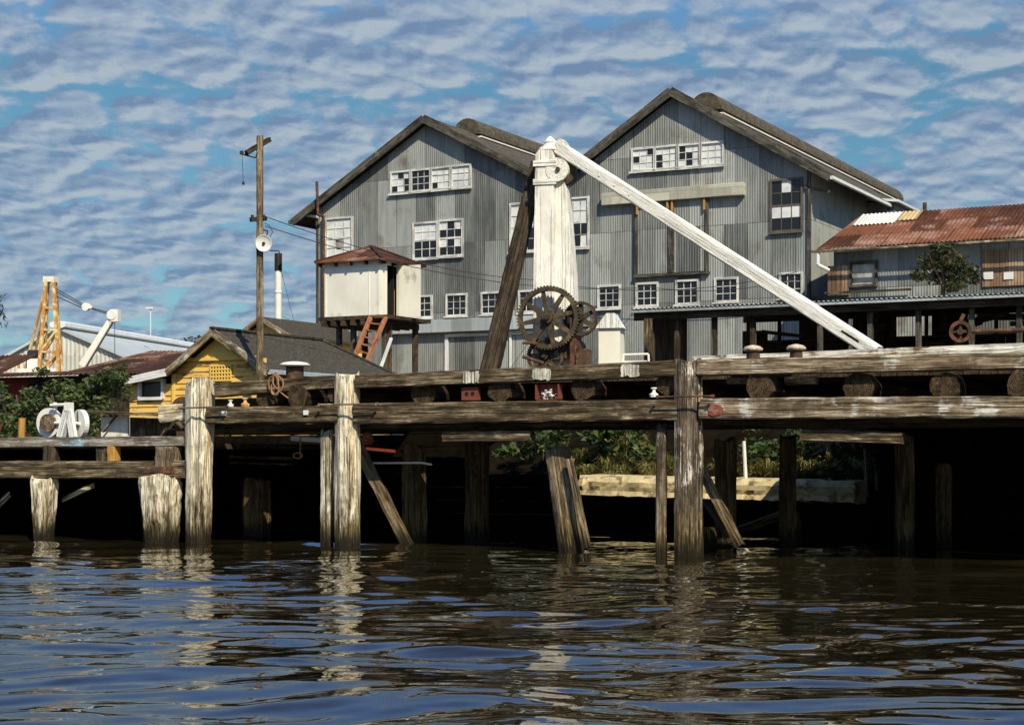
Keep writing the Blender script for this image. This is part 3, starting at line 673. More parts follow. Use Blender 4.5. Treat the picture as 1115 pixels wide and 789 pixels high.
def wbeam(name, px0, y0, px1, y1, hpx0, back, thick, mat_, label, cat='beam', rough=.035, group=None, hpx1=None, seg=None, ext0=0, ext1=0):
    a = wp(px0, y0, back); c = wp(px1, y1, back); dd = (c-a).normalized(); a -= dd*ext0; c += dd*ext1
    h0 = hpx0*WF.depth(px0, back)/FPX; h1 = (hpx1 or hpx0)*WF.depth(px1, back)/FPX
    mb = MB(); mb.beam(a, c, thick, h0, up=(0,0,1), rough=rough, seg=seg or max(6, int((c-a).length*5)), cham=.07, h2=h1)
    return mb.build(name, mat_, frame=WF, label=label, cat=cat, group=group)
yW = 0.0
# large front piles
pile(218, 413, 24, .05, M['pile_white'], 'bleached white pile with square head at the left end of the high wharf', wt=29, dx=-3)
pile(378, 407, 27, .05, M['pile_white'], 'tall bleached pile with pale flat head standing in front of the beams left of centre', wt=26)
pile(750, 393, 30, .05, M['pile_half'], 'tall dark split pile with white streaked lower right side at the centre right beam joint', wt=29)
pile(356, 469, 13, .15, M['pile_green'], 'narrow white pile with faded green head beside the tall bleached pile', wt=13)
pile(720, 463, 12, .1, M['pile_half'], 'narrow brown pile with pale lower half just left of the tall dark split pile', wt=11)
pile(48, 520, 20, 0, M['pile_white'], 'short white pile, wide at its top, nearest the left edge under the low rail', wt=29)
pile(175, 519, 34, -.05, M['pile_white'], 'broad rust streaked white pile widening to its top under the rusty collar', wt=45)
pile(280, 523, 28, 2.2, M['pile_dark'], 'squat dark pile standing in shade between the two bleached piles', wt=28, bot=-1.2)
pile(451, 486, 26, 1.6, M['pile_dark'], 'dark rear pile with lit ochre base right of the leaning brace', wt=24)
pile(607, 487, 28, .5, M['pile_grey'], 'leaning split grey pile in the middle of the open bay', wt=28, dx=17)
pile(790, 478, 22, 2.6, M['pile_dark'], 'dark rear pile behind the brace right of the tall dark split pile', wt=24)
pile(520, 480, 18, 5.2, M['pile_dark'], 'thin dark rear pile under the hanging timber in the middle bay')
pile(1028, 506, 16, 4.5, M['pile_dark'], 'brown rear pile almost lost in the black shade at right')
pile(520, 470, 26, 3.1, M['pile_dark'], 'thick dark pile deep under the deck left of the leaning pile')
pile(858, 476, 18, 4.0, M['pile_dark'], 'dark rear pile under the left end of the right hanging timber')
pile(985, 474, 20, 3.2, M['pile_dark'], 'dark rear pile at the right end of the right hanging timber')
# leaning plank on the leaning pile; braces
def brace(px0, y0, px1, y1, wpx, back, mat_, label, back1=None, name='diagonal_brace', cat='brace', th=.1, group='diagonal braces'):
    a = wp(px0, y0, back); c = wp(px1, y1, back if back1 is None else back1); mb = MB()
    w_ = wpx*WF.depth(px0, back)/FPX
    mb.beam(a, c, w_, th, up=(0, 1, 0), rough=.05, seg=10, cham=.07); return mb.build(name, mat_, frame=WF, label=label, cat=cat, group=group)
brace(620, 500, 640, 596, 7, .22, M['pile_grey'], 'narrow pale plank fixed to the right side of the leaning pile', name='plank', cat='plank', th=.06, group=None)
brace(391, 488, 446, 598, 13, .7, M['pile_grey'], 'leaning timber brace running down right from the tall bleached pile')
brace(757, 498, 806, 594, 10, .9, M['pile_grey'], 'leaning timber brace running down right from the tall dark split pile')
brace(768, 545, 797, 590, 6, 1.4, M['beam_dark'], 'thin dark brace hidden behind the brace right of the tall dark pile')
brace(68, 544, 102, 528, 5, .6, M['pile_white'], 'loose white board sloping under the low rail', name='board', cat='board', th=.04, group=None)
brace(-8, 556, 10, 538, 6, .6, M['pile_white'], 'loose white board end under the low rail at the left edge', name='board', cat='board', th=.04, group=None)
# walings
wbeam('waling', 229, 452.5, 366, 450.5, 18, .0, .26, M['beam'], 'weathered lower beam between the two bleached piles', group='lower beams of the high wharf', ext0=.0, ext1=.1)
wbeam('waling', 389, 450.5, 740, 446, 22, .02, .27, M['beam'], 'weathered lower beam spanning the long middle bay', group='lower beams of the high wharf')
o = wbeam('waling', 764, 445, 1115, 443, 23, .0, .27, M['beam_pale'], 'pale lower beam with red paint mark running to right edge', group='lower beams of the high wharf', ext1=3)
a = wp(779, 446, -.15)
mb = MB(); vs = []
M['redpaint'] = simple('red_paint', (.25, .045, .03), .8, .5, 9, rustc=(.2, .15, .1), rcut=.55)
outline = [(-.14, -.1), (-.05, -.13), (.06, -.11), (.16, -.07), (.15, .04), (.05, .1), (-.08, .12), (-.15, .05)]
mb.prism([(a.x+x*.8, a.z+z*.75) for x, z in outline], -.147, -.13); mb.build('red_paint_mark', M['redpaint'], o)
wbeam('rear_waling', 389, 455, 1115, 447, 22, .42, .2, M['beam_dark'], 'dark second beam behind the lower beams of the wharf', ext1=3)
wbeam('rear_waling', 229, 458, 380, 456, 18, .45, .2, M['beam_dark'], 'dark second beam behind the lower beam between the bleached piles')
# upper caps
c1 = wbeam('capping_beam', 238, 425, 368, 416, 15, .06, .28, M['beam'], 'thin decayed upper beam between the two bleached piles', group='upper beams of the high wharf', hpx1=14)
c2 = wbeam('capping_beam', 391, 416, 738, 401, 14, .05, .3, M['beam'], 'weathered upper beam with white painted squares over the long middle bay', group='upper beams of the high wharf', hpx1=17)
c3 = wbeam('capping_beam', 762, 401, 1115, 393, 16, .05, .3, M['beam_pale'], 'upper beam right of the dark split pile below the flaking kerb', group='upper beams of the high wharf', hpx1=18, ext1=3)
for px, wv_ in ((513, 17), (590, 20), (686, 20)):
    q0 = wp(px-wv_/2, 0, -.1).x; q1 = wp(px+wv_/2, 0, -.1).x; zc = wp(px, 409-(px-391)*.0432-.5, -.1).z
    yc = 416+(px-391)*(401-416)/347; zt = wp(px, yc-6, -.1).z; zb_ = wp(px, yc+6.2, -.1).z
    mb = MB(); pt_ = []
    for (xa_, za_), (xb_, zb2) in (((q0, zt), (q1, zt)), ((q1, zt), (q1, zb_)), ((q1, zb_), (q0, zb_)), ((q0, zb_), (q0, zt))):
        for t in (0, .17, .3, .5, .62, .85): pt_.append((xa_+(xb_-xa_)*t+random.gauss(0, .008), za_+(zb2-za_)*t+random.gauss(0, .008)))
    mb.prism(pt_, -.114, -.104); mb.build('painted_square', M['worn_paint'], c2)
wbeam('kerb_timber', 758, 392, 1115, 379.5, 8, .48, .3, M['kerb'], 'flaking white kerb timber along top of wharf at right', cat='kerb', hpx1=14, ext1=3)
wbeam('hanging_timber', 484, 475, 580, 474, 11, .15, .2, M['beam'], 'short square ended timber hanging below the middle bay beam', cat='timber')
wbeam('hanging_timber', 874, 473, 984, 477, 13, .15, .2, M['beam'], 'short timber hanging below the pale beam at right', cat='timber')
# low rails at left
r1 = wbeam('low_rail', -20, 482, 203, 480, 11, .1, .22, M['rail'], 'low upper rail with faded blue and white paint at far left', cat='rail', ext0=3)
wbeam('low_rail', -20, 511.5, 205, 511, 19, .05, .25, M['beam'], 'deep low beam on the stub piles at far left', cat='rail', ext0=3)
for px, w_, mt, lb in ((55, 12, 'beam_dark', 'dark short post between the two low rails at left'), (123, 8, 'ochre', 'yellow painted short post between the two low rails'), (112, 16, 'beam', 'broad grey packing block between the two low rails'), (182, 24, 'beam_pale', 'white packing block between the low rails beside the bleached pile')):
    a = wp(px-w_/2, 502, .05); c = wp(px+w_/2, 486, .05); mb = MB(); mb.beam(((a.x+c.x)/2, .08 if px != 112 else .14, a.z), ((a.x+c.x)/2, .08 if px != 112 else .14, c.z), c.x-a.x, .2, rough=.04, seg=3, cham=.08)
    mb.build('packing_block', M[mt], frame=WF, label=lb, cat='block', group='blocks between the low rails')
q = wp(175, 512, -.2); mb = MB(); mb.cyl((q.x-.25, -.22, q.z), (q.x+.28, -.22, q.z-.01), .07, n=12, seg=8, rough=.08); mb.build('rusty_collar', M['iron'], frame=WF, label='thick rusty iron bar lying across the broad stub pile', cat='iron bar')
q = wp(178, 500, -.1); mb = MB(); mb.beam((q.x, -.08, q.z-.15), (q.x+.02, -.08, q.z+.2), .32, .12, rough=.06, seg=5, cham=.1); mb.build('timber_stub', M['pile_grey'], frame=WF, label='grey timber stub above the rusty bar on the broad stub pile', cat='timber')
# timber end left of pile 218
wbeam('cross_timber', 178, 451, 206, 448, 18, .3, .3, M['pile_white'], 'pale stub end of cross timber on left of the end pile', cat='timber')
# iron tie rods
for px0, px1, y, lb in ((196, 246, 444, 'pale iron tie rod across the bleached end pile'), (348, 410, 440.5, 'pale iron tie rod across the tall bleached pile left of centre'), (716, 776, 432, 'rusty iron tie rod across the tall dark split pile')):
    a = wp(px0, y, -.27); c = wp(px1, y-1, -.27); mb = MB(); mb.cyl(a, c, .015, n=8); 
    for q in (a, c): mb.cyl(q-Vector((0, .02, 0)), q+Vector((0, .04, 0)), .028, n=6)
    mb.build('tie_rod', M['iron'] if px0 > 700 else M['beam_pale'], frame=WF, label=lb, cat='tie rod', group='iron tie rods')
# bolts on lower beams
for i, (px, y) in enumerate(((244, 450), (333, 449))):
    q = wp(px, y, -.15); mb = MB(); mb.box(q.x-.04, q.x+.04, -.17, -.125, q.z-.04, q.z+.04); mb.build('bolt_plate', M['white'], frame=WF, label=['small square pale bolt plate near left end of the first lower beam', 'small square pale bolt plate right of middle on the first lower beam'][i], cat='bolt plate', group='bolt plates')
# log joists
logs = [(287, 432, 26, 'pale ended round log under the first upper beam, nearest the coiled rope'), (324, 431, 28, 'round log right of the coiled rope under first upper beam'), (361, 428, 22, 'dark round log half hidden by the tall bleached pile'), (456, 426, 32, 'split round log at the left of the long middle bay'), (541, 423, 31, 'round log between red brick and rubbish box'), (631, 421, 32, 'round log right of the rubbish box'), (722, 417, 26, 'round log partly behind the tall dark split pile'), (826, 420, 34, 'round log under the left mooring bollard'), (932, 421, 36, 'round log below the boom foot'), (1027, 420, 34, 'round log between boom foot and right edge'), (1112, 418, 32, 'round log cut by the right edge of the picture')]
for px, y, w_, lb in logs:
    q = wp(px, y+.5, -.1); r = w_/2*WF.depth(px, -.1)/FPX*random.uniform(.88, .97); mb = MB()
    q0 = (q.x, random.uniform(-.12, .08), q.z)
    mb.cyl(q0, (q.x+random.uniform(-.1, .1), 6.0, q.z+.02), r, r*.95, n=20, seg=16, rough=.045); mb.build('log_joist', M['log'], frame=WF, label=lb, cat='log', group='round log joists', smooth=False)
# decks
def plankdeck(name, x0, x1, y0, y1, z):
    mb = MB(); x = x0
    while x < x1:
        w_ = random.uniform(.2, .26); mb.box(x, min(x+w_, x1), y0, y1, z-.09, z+random.uniform(-.012, .012)); x += w_+.012
    mb.build(name, M['beam_dark'], frame=WF, kind='structure', base=(0, 0, 0))
uRt = wp(1115, 400).x+4; u218 = wp(210, 400).x
zj = 2.86
plankdeck('wharf_deck', u218, uRt, .45, 6.1, zj)
plankdeck('wharf_deck', u218, wp(500, 0, 8).x-.2, 6.112, 13.5, zj)
plankdeck('wharf_deck', wp(925, 0, 8).x, uRt, 6.112, 13.5, zj)
uLf = wp(-60, 0).x-11
plankdeck('low_deck', uLf, u218-.02, .25, 9.5, 1.78)
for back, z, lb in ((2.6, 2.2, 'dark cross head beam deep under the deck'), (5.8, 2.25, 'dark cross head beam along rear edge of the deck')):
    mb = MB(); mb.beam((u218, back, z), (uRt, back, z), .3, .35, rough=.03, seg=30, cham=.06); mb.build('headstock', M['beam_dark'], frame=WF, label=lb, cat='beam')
# added near-black retaining walls that stand in for the shade under the deck
M['shade_black'] = simple('shade_black_boards', (.007, .0055, .0035), .95, .4, 5)  # colour kept near black as painted under-deck shade
def backing(x0, x1, back, zt, label):
    mb = MB(); z = -.5
    while z < zt: mb.beam((x0, back+random.uniform(-.03, .03), z+.14), (x1, back+random.uniform(-.03, .03), z+.14), .12, .27, rough=.03, seg=20, cham=.08); z += .28
    mb.build('shade_backing', M['shade_black'], frame=WF, label=label, cat='retaining wall')
M['shade_black'].node_tree.nodes['Principled BSDF'].inputs['Specular IOR Level'].default_value = .02
backing(uLf, u218-.1, 6.0, 1.6, 'added shade-black retaining wall in the shade below the low rails')
backing(wp(221, 0, 7.2).x, wp(515, 0, 7.2).x, 7.2, 2.72, 'added shade-black retaining wall deep behind the bleached piles')
backing(wp(958, 0, 7.2).x, uRt, 7.2, 2.7, 'added shade-black retaining wall in deep shade at right')
backing(wp(515, 0, 7.6).x, wp(634, 0, 7.6).x, 7.2, 1.1, 'added shade-black retaining wall below the leafy shrub in the middle bay')
backing(wp(634, 0, 7.6).x, wp(955, 0, 7.6).x, 7.75, .5, 'low added shade-black retaining wall below the pale ledge')
# ledge
l0 = wp(636, 0, 8.2).x; l1 = wp(935, 0, 8.2).x
mb = MB(); mb.beam((l0, 8.5, .93), (l1, 8.5, .84), 1.3, .46, rough=.045, seg=46, cham=.10); mb.build('concrete_ledge', M['concrete'], frame=WF, label='sunlit pale concrete ledge on the bank under the wharf', cat='ledge')
# bank plants
def tuft(mb, c, n, h, spread):
    for _ in range(n):
        a = random.random()*6.28; r = random.random()*.12; l = h*random.uniform(.5, 1.1)
        b0 = Vector(c)+Vector((math.cos(a)*r, math.sin(a)*r, 0)); mid = b0+Vector((math.cos(a)*spread*.35, math.sin(a)*spread*.35, l*.75)); tip = b0+Vector((math.cos(a)*spread, math.sin(a)*spread, l*random.uniform(.4, .95)))
        s_ = Vector((-math.sin(a), math.cos(a), 0))*.012
        mb.mesh([b0-s_, b0+s_, mid+s_, mid-s_, tip], [(0, 1, 2, 3), (3, 2, 4)])
mb = MB()
for i in range(120):
    px = random.choice([random.gauss(665, 22), random.gauss(715, 12), random.gauss(840, 30), random.gauss(910, 30)]); bk = random.uniform(9.1, 11.2)
    z = np.interp(bk, [8.9, 10.2, 10.8, 11.4], [1.0, 1.1, 1.35, 1.8]); tuft(mb, (wp(px, 0, bk).x, bk, z), 60, random.uniform(.22, .6), .3)
mb.build('grass', M['grassm'], frame=WF, base=(0, 0, 0), kind='stuff')
for (px0, px1, n, lb) in ((530, 612, 700, 'green leafy shrub on the bank behind the middle bay left of leaning pile'), (640, 712, 800, 'green leafy shrub on the bank right of leaning pile above the ledge'), (806, 872, 500, 'green leafy shrub on the bank right of the dark split pile'), (890, 985, 900, 'dark shrub spilling over the right end of the concrete ledge')):
    a = wp(px0, 0, 9.8).x; c = wp(px1, 0, 9.8).x; mb = MB(); lo = 1.2 if px0 != 890 else .8
    leaves(mb, blobs_in(a, c, 9.3 if px0 != 890 else 7.9, 10.6 if px0 != 890 else 9.3, lo+.35, lo+1.2, 9, .34), n, .2)
    mb.build('bank_shrub', M['leaf'] if px0 != 890 else M['leaf_dark'], frame=WF, label=lb, cat='shrub', group='shrubs on the bank')
q = wp(246, 453, -.05)
mb = MB(); q = wp(248, 460, .35); leaves(mb, [(q.x, .35, q.z-.12, .09, .09, .18)], 50, .09); mb.build('hanging_fern', M['leaf'], frame=WF, label='small bright green fern hanging under the first lower beam', cat='fern')
# stakes
for px, y0, y1, mt, lb in ((392+420, 480, 508, 'white', 'thin white stake standing in bank grass right of the dark pile'), (944, 488, 526, 'beam_pale', 'pale timber stake on the bank at the right of the ledge'), (955, 486, 520, 'beam', 'brown timber stake beside the pale stake on the bank')):
    mb = MB(); a = wp(px-2, y0, 8.3); c = wp(px, y1+14, 8.3); mb.cyl(c, a, .04, .035, n=8); mb.build('stake', M[mt], frame=WF, label=lb, cat='stake', group='stakes on the bank')
# slab rubble near water right
q = wp(825, 570, 5.2); mb = MB(); mb.beam((q.x-.7, 5.2, q.z-.25), (q.x+.5, 5.6, q.z+.22), .6, .14, rough=.04, seg=4, cham=.08); mb.beam((q.x+.5, 5.6, q.z+.2), (q.x+.62, 5.5, q.z-.6), .3, .2, rough=.04, seg=4, cham=.08)
mb.build('fallen_timber', M['pile_dark'], frame=WF, label='fallen slab of timber lying in the shade above the water', cat='timber')
q = wp(770, 585, 2.4); mb = MB(); mb.cyl((q.x, 2.4, -.8), (q.x, 2.4, q.z+.18), .16, .17, n=12, seg=6, rough=.04); mb.build('cut_pile', M['pile_grey'], frame=WF, label='low cut off pile stump at waterline right of the dark split pile', cat='pile stump')

# objects on the waling
q = wp(512, 434, 0)
mb = MB(); x0, x1, z0_, z1_ = q.x-.15, q.x+.15, wp(512, 435.5, 0).z, wp(512, 421.5, 0).z; 
mb.box(x0, x1, -.02, .08, z0_, z1_); br_ = mb.build('perforated_brick', M['brick'], frame=WF, label='red brick block with two round holes on the lower beam', cat='brick')
mb = MB()
for sgn in (-1, 1):
    cx = (x0+x1)/2+sgn*.055; mb.cyl((cx, -.026, (z0_+z1_)/2), (cx, -.0205, (z0_+z1_)/2), .035, n=14)
mb.build('hole', M['dark_in'], br_)  # dark discs on the face stand in for shade inside the holes
q = wp(597, 434, 0); mb = MB(); zb_, zt_ = wp(597, 434.5, 0).z, wp(597, 418, 0).z
mb.box(q.x-.21, q.x-.185, -.05, .1, zb_, zt_); mb.box(q.x+.185, q.x+.21, -.05, .1, zb_, zt_); mb.box(q.x-.185, q.x+.185, .08, .1, zb_, zt_); mb.box(q.x-.185, q.x+.185, -.05, .1, zb_-.015, zb_)
rb = mb.build('scrap_box', M['brick'], frame=WF, label='small open red box filled with pale rubbish on the lower beam', cat='box')
mb = MB()
for i in range(26):
    a = Vector((q.x+random.uniform(-.15, .15), random.uniform(-.03, .06), zb_+random.uniform(.01, .13))); v = Vector(rng.normal(size=3)).normalized()*.06; mb.beam(a, a+v, .035, .012)
mb.build('rubbish', M['white'], rb)
def litter(px, y, s, mt, name, label, cat, back=-.05):
    q = wp(px, y, back); mb = MB(); mb.lathe((q.x, back, q.z-s*.5), [(s*.45, 0), (s*.5, s*.3), (s*.2, s*.5), (s*.18, s*.8), (s*.34, s*.9), (s*.3, s)], 10); mb.build(name, M[mt], frame=WF, label=label, cat=cat)
litter(251, 439, .12, 'white', 'iron_cleat', 'small pale iron cleat standing right of the bleached end pile', 'cleat')
litter(267, 438, .16, 'crane_y', 'iron_cleat', 'larger rusty cream cleat left of the pale ended log', 'cleat')
litter(712, 427, .15, 'white', 'bottle', 'small white bottle on lower beam left of dark split pile', 'bottle')
q = wp(805, 414, .2); mb = MB(); mb.beam((q.x-.2, .3, q.z), (q.x+.12, .3, q.z), .2, .1, rough=.03, seg=3, cham=.1); mb.build('timber_block', M['beam_pale'], frame=WF, label='pale wood block left of the log under the left bollard', cat='block')
q = wp(868, 414, .2); mb = MB(); mb.beam((q.x-.2, .3, q.z), (q.x+.28, .3, q.z), .2, .12, rough=.03, seg=3, cham=.1); mb.build('timber_block', M['beam_pale'], frame=WF, label='white wood block wedged under the upper beam below right bollard', cat='block')
# rope coil
q = wp(300, 420, -.16); mb = MB()
pts = []
for k in range(60):
    t = k/59*5*math.pi; rr = .16+.03*math.sin(k*.7); pts.append((q.x-.06+math.cos(t)*rr*.6+.002*k, -.16-.02*math.sin(t*1.3), q.z+.02+math.sin(t)*rr*1.1))
pts += [(q.x+.1+.03*k, -.14, q.z-.12-.02*k) for k in range(6)]
mb.tube(pts, .014, 6); mb.build('rope_coil', M['rope'], frame=WF, label='brown rope coil hanging over the first upper beam', cat='rope')
# stuff hung under the first bays
q = wp(400, 478, 1.6); mb = MB(); mb.lathe((q.x, 1.6, q.z-.12), [(.09, 0), (.13, .1), (.08, .22), (.03, .26)], 14); mb.build('buoy', M['orange'], frame=WF, label='orange buoy on the shelf behind the tall bleached pile', cat='buoy', smooth=True)
mb = MB(); a = wp(393, 487, 1.5); c = wp(436, 491, 1.5); mb.beam(a, c, .5, .05); mb.build('shelf_board', M['redwall'], frame=WF, label='red brown shelf board slung beneath the deck by the bleached pile', cat='board')
mb = MB(); a = wp(394, 493, 1.2); c = wp(470, 500, 1.2); mb.tube([a, (a.x+.1, 1.2, a.z+.02), (a.x+.12, 1.2, a.z-.18), (c.x-.2, 1.2, a.z-.17), (c.x, 1.2, a.z-.2)], .018, 8); mb.build('bent_pipe', M['white'], frame=WF, label='thin white bent pipe below the red shelf board', cat='pipe')
mb = MB(); a = wp(318, 477, 1.6); c = wp(350, 479, 1.6); mb.cyl(a, c, .05, n=10); mb.build('white_pipe', M['white'], frame=WF, label='short white pipe under the deck left of the green headed pile', cat='pipe')
mb = MB(); q = wp(327, 497, 1.2); pts = [(q.x, 1.2, q.z+.35), (q.x, 1.2, q.z)]+[(q.x-.05+.1*math.cos(t*.6), 1.2, q.z+.02+.05*math.sin(t*.6)) for t in range(14)]; mb.tube(pts, .014, 6); mb.build('hanging_rope', M['rope'], frame=WF, label='short rope with looped end hanging below the first bay', cat='rope')
mb = MB(); a = wp(250, 497, 3.0); c = wp(320, 499, 3.0); mb.beam(a, c, .06, .06); mb.beam((a.x, 3, a.z-.12), (c.x, 3, c.z-.12), .04, .04); mb.build('pipe_pair', M['beam'], frame=WF, label='two thin horizontal rails deep in shade behind the first bay', cat='rail')

M['cream'] = simple('dull_cream_cap', (.50, .42, .30), .7, .25, 12, rustc=(.25, .14, .07), rcut=.56)
# bollards
def bollard(px, ytop, wc, wb_, hb, back, label, capm, zbs=2.97):
    d = WF.depth(px, back); k = d/FPX; q = wp(px, ytop, back); t = thing('mooring_bollard', label, 'bollard', WF, (q.x, back, zbs), 'mushroom mooring bollards')
    zt = q.z; rb = wb_/2*k; rc = wc/2*k
    mb = MB(); mb.lathe((q.x, back, zbs), [(rb*1.15, 0), (rb*1.1, .03), (rb, .05), (rb*.96, zt-zbs-.05)], 18); mb.build('shaft', M['iron'], t, smooth=False)
    mb = MB(); mb.lathe((q.x, back, zt-.07), [(rb*.9, 0), (rc, .015), (rc*1.02, .04), (rc*.8, .075), (rc*.3, .095), (.01, .1)], 20); mb.build('cap', capm, t, smooth=True)
bollard(820, 377.5, 21, 15, 13, .1, 'left of two small rusty bollards with pale caps behind the kerb', M['cream'])
bollard(867, 376.5, 21, 14, 13, .1, 'right of two small rusty bollards with pale caps behind the kerb', M['cream'])
bollard(321, 395, 33, 20, 13, 1.8, 'wide white capped bollard behind the first upper beam', M['white'], zbs=zj)

# ------------------------------------------------------------------ crane
CF = Frame(600, 29.5, 14)
def cp(px, py, back=0): return CF.at(px, py, back)
cr = thing('timber_crane', 'old white timber wharf crane with long sloping boom and iron gear wheels', 'crane', CF, (0, 0, zj))
def cpoly(pts, y0, y1, name, mt, par=cr, back=0):
    mb = MB(); mb.prism([(cp(x, y, y0).x, cp(x, y, y0).z) for x, y in pts], y0, y1); return mb.build(name, mt, par)
zb0 = 412
cpoly([(580, zb0), (581, 300), (582.5, 200), (583, 168), (587, 163), (600, 163), (603, 170), (603, zb0)], -.25, .25, 'post', M['crane_white'])
pt2 = cpoly([(603.5, zb0), (603.5, 172), (611, 190), (617, 205), (625, 308), (628, zb0)], -.16, .2, 'post_cheek', M['crane_white'])
# clamps
for y in (178, 198):
    mb = MB(); a = cp(581.5, y, -.28); c = cp(604, y, -.28); mb.box(a.x-.02, c.x+.02, -.275, -.252, a.z-.05, a.z+.05); mb.build('iron_clamp', M['crane_white'], cr)
# finial
q = cp(599, 163, 0); mb = MB(); k = 29.5/FPX; mb.lathe((q.x, 0, q.z), [(13*k, -.02), (12*k, .03), (7*k, .07), (5.5*k, .12), (6.5*k, .13), (5*k, .17), (3.5*k, .2), (1*k, .23)], 16); mb.build('finial', M['crane_white'], cr, smooth=False)
# sheave housing
q = cp(611, 186, -.1)
mb = MB(); mb.cyl((q.x-.04, -.26, q.z), (q.x-.04, -.14, q.z), .205, n=28); mb.cyl((q.x-.02, .05, q.z), (q.x-.02, .17, q.z), .25, n=28); mb.build('sheave_housing', M['crane_white'], cr)
mb = MB(); mb.cyl((q.x+.02, -.135, q.z-.01), (q.x+.02, .03, q.z-.01), .25, n=28); mb.cyl((q.x-.02, -.3, q.z), (q.x-.02, .2, q.z), .04, n=10); mb.build('sheave', M['gear'], cr)
# boom
hd = CF.world(cp(607, 160, -.02))
foot = WF.world(wp(955, 384, 1.6))
def toCF(p): r_ = p-CF.o; return Vector((r_.dot(CF.e1), r_.dot(CF.e2), p.z))
hd_, ft_ = toCF(hd), toCF(foot)
mb = MB(); mb.beam(hd_, ft_, .24, .215, up=(0, 0, 1), rough=.012, seg=30, cham=.12, w2=.26, h2=.235)
bo = mb.build('boom', M['crane_white'], cr)
mb = MB(); dv = (ft_-hd_).normalized(); 
for k_ in (.1, .14, .19, .24): p_ = hd_+(ft_-hd_)*k_; mb = MB(); mb.cyl(p_+Vector((.06, -.15, -.06)), p_+Vector((.06, .15, -.06)), .03, n=8); mb.build('bolt', M['crane_white'], bo)
mb = MB(); p_ = hd_+(ft_-hd_)*.9; mb.beam(p_+Vector((0, -.128, -.02)), p_+dv*.75+Vector((0, -.134, -.01)), .02, .035); mb.build('split', M['dark_in'], bo)
a = wp(938, 376, 1.5); mb = MB(); A_ = toCF(WF.world(wp(935, 373, 1.2))); B_ = toCF(WF.world(wp(955, 382, 1.2))); mb.beam(A_, B_, .05, .05); mb.build('foot_wedge', M['white_wood'], bo)
mb = MB(); q2 = cp(612, 158, -.05); mb.cyl((q2.x-.22, 0, q2.z+.03), (q2.x+.02, 0, q2.z+.05), .05, n=10); mb.cyl((q2.x+.0, -.16, q2.z), (q2.x, .16, q2.z), .09, n=14); mb.build('boom_strap', M['crane_white'], cr)
# dark raking strut
mb = MB(); mb.beam(cp(586, 178, .25), toCF(WF.world(wp(533, 405, 1.9))), .24, .22, up=(0, 1, 0), rough=.03, seg=20, cham=.12, w2=.31, h2=.28)
mb.build('raking_strut', M['beam_dark'], cr)
# gears
def gear(px, py, rpx, teeth, spokes, y, label=None, th=.11, ring=.17, name='gear_wheel', rot=0.):
    q = cp(px, py, y); r = rpx*29.2/FPX; mb = MB(); n = teeth*4; vs = []
    for j in range(n):
        a = 2*math.pi*j/n+rot; ro = r*(1.0 if j % 4 in (0, 1) else .945); ri = r*(1-ring)
        for yy_ in (-th/2, th/2):
            vs.append((q.x+ro*math.cos(a), y+yy_, q.z+ro*math.sin(a))); vs.append((q.x+ri*math.cos(a), y+yy_, q.z+ri*math.sin(a)))
    fs = []
    for j in range(n):
        a = j*4; b_ = ((j+1) % n)*4
        fs += [(a, a+1, b_+1, b_), (a+2, b_+2, b_+3, a+3), (a, b_, b_+2, a+2), (a+1, a+3, b_+3, b_+1)]
    mb.mesh(vs, fs); g = mb.build(name, M['gear'], cr)
    for s_ in range(spokes):
        a = 2*math.pi*s_/spokes+rot+.2; d = Vector((math.cos(a), 0, math.sin(a))); c0 = Vector((q.x, y, q.z))
        mb = MB(); mb.beam(c0+d*r*.1, c0+d*r*(1-ring*.8), .11, .06, up=(0, 1, 0), w2=.06); mb.build('spoke', M['gear'], g)
    mb = MB(); mb.cyl((q.x, y-th*.9, q.z), (q.x, y+th*.9, q.z), r*.17, n=16); mb.cyl((q.x, y-th*1.6, q.z), (q.x, y+.9, q.z), r*.08, n=10); mb.build('hub', M['gear'], g)
    return g
gear(597, 346, 35, 60, 8, -.44)
gear(632, 347, 19, 44, 6, -.22, th=.16, rot=.3)
gear(594, 388, 21, 48, 8, -.30, rot=.5)
mb = MB(); q = cp(616, 372, -.3); mb.cyl((q.x+.05, -.3, q.z-.1), (q.x+.05, .35, q.z-.1), .19, n=20); mb.box(q.x+.1, q.x+.16, -.42, .3, zj, q.z+.62); mb.box(q.x-.62, q.x-.56, .2, .3, zj, q.z+.3); mb.box(q.x+.18, q.x+.36, -.3, .2, zj, q.z-.12)
mb.build('winch_frame', M['iron'], cr)
mb = MB(); a = cp(569, 388, -.55); c = cp(592, 394, -.55); mb.cyl((a.x, -.55, a.z), (c.x, -.55, c.z-.02), .03, n=8); a = cp(569, 373, -.5); mb.cyl((a.x, -.5, a.z), (a.x+.25, -.5, a.z-.02), .025, n=8); mb.build('crank_handle', M['iron'], cr)
# white cupboard
a = cp(650, 350, .3); c = cp(677, 395, .3); mb = MB(); 
bx = thing('white_cupboard', 'tall narrow white cupboard with pitched lid beside the crane gears', 'cupboard', CF, ((a.x+c.x)/2, .5, zj))
mb.box(a.x+.03, c.x-.03, .3, .75, zj, cp(660, 356, .3).z); mb.build('body', M['hutwhite'], bx)
zt = cp(660, 356, .3).z; mb = MB(); xm = (a.x+c.x)/2; mb.prism([(a.x-.02, zt-.02), (xm-.05, zt+.24), (xm+.1, zt+.24), (c.x+.03, zt-.08), (c.x+.03, zt-.04), (c.x-.01, zt+.02)][:3]+[(xm+.1, zt+.22), (c.x+.03, zt-.02)], .25, .8); mb.build('lid', M['white_wood'], bx)
mb = MB(); mb.box(c.x-.035+.01, c.x-.02, .5, .6, zj+.2, zj+.5)
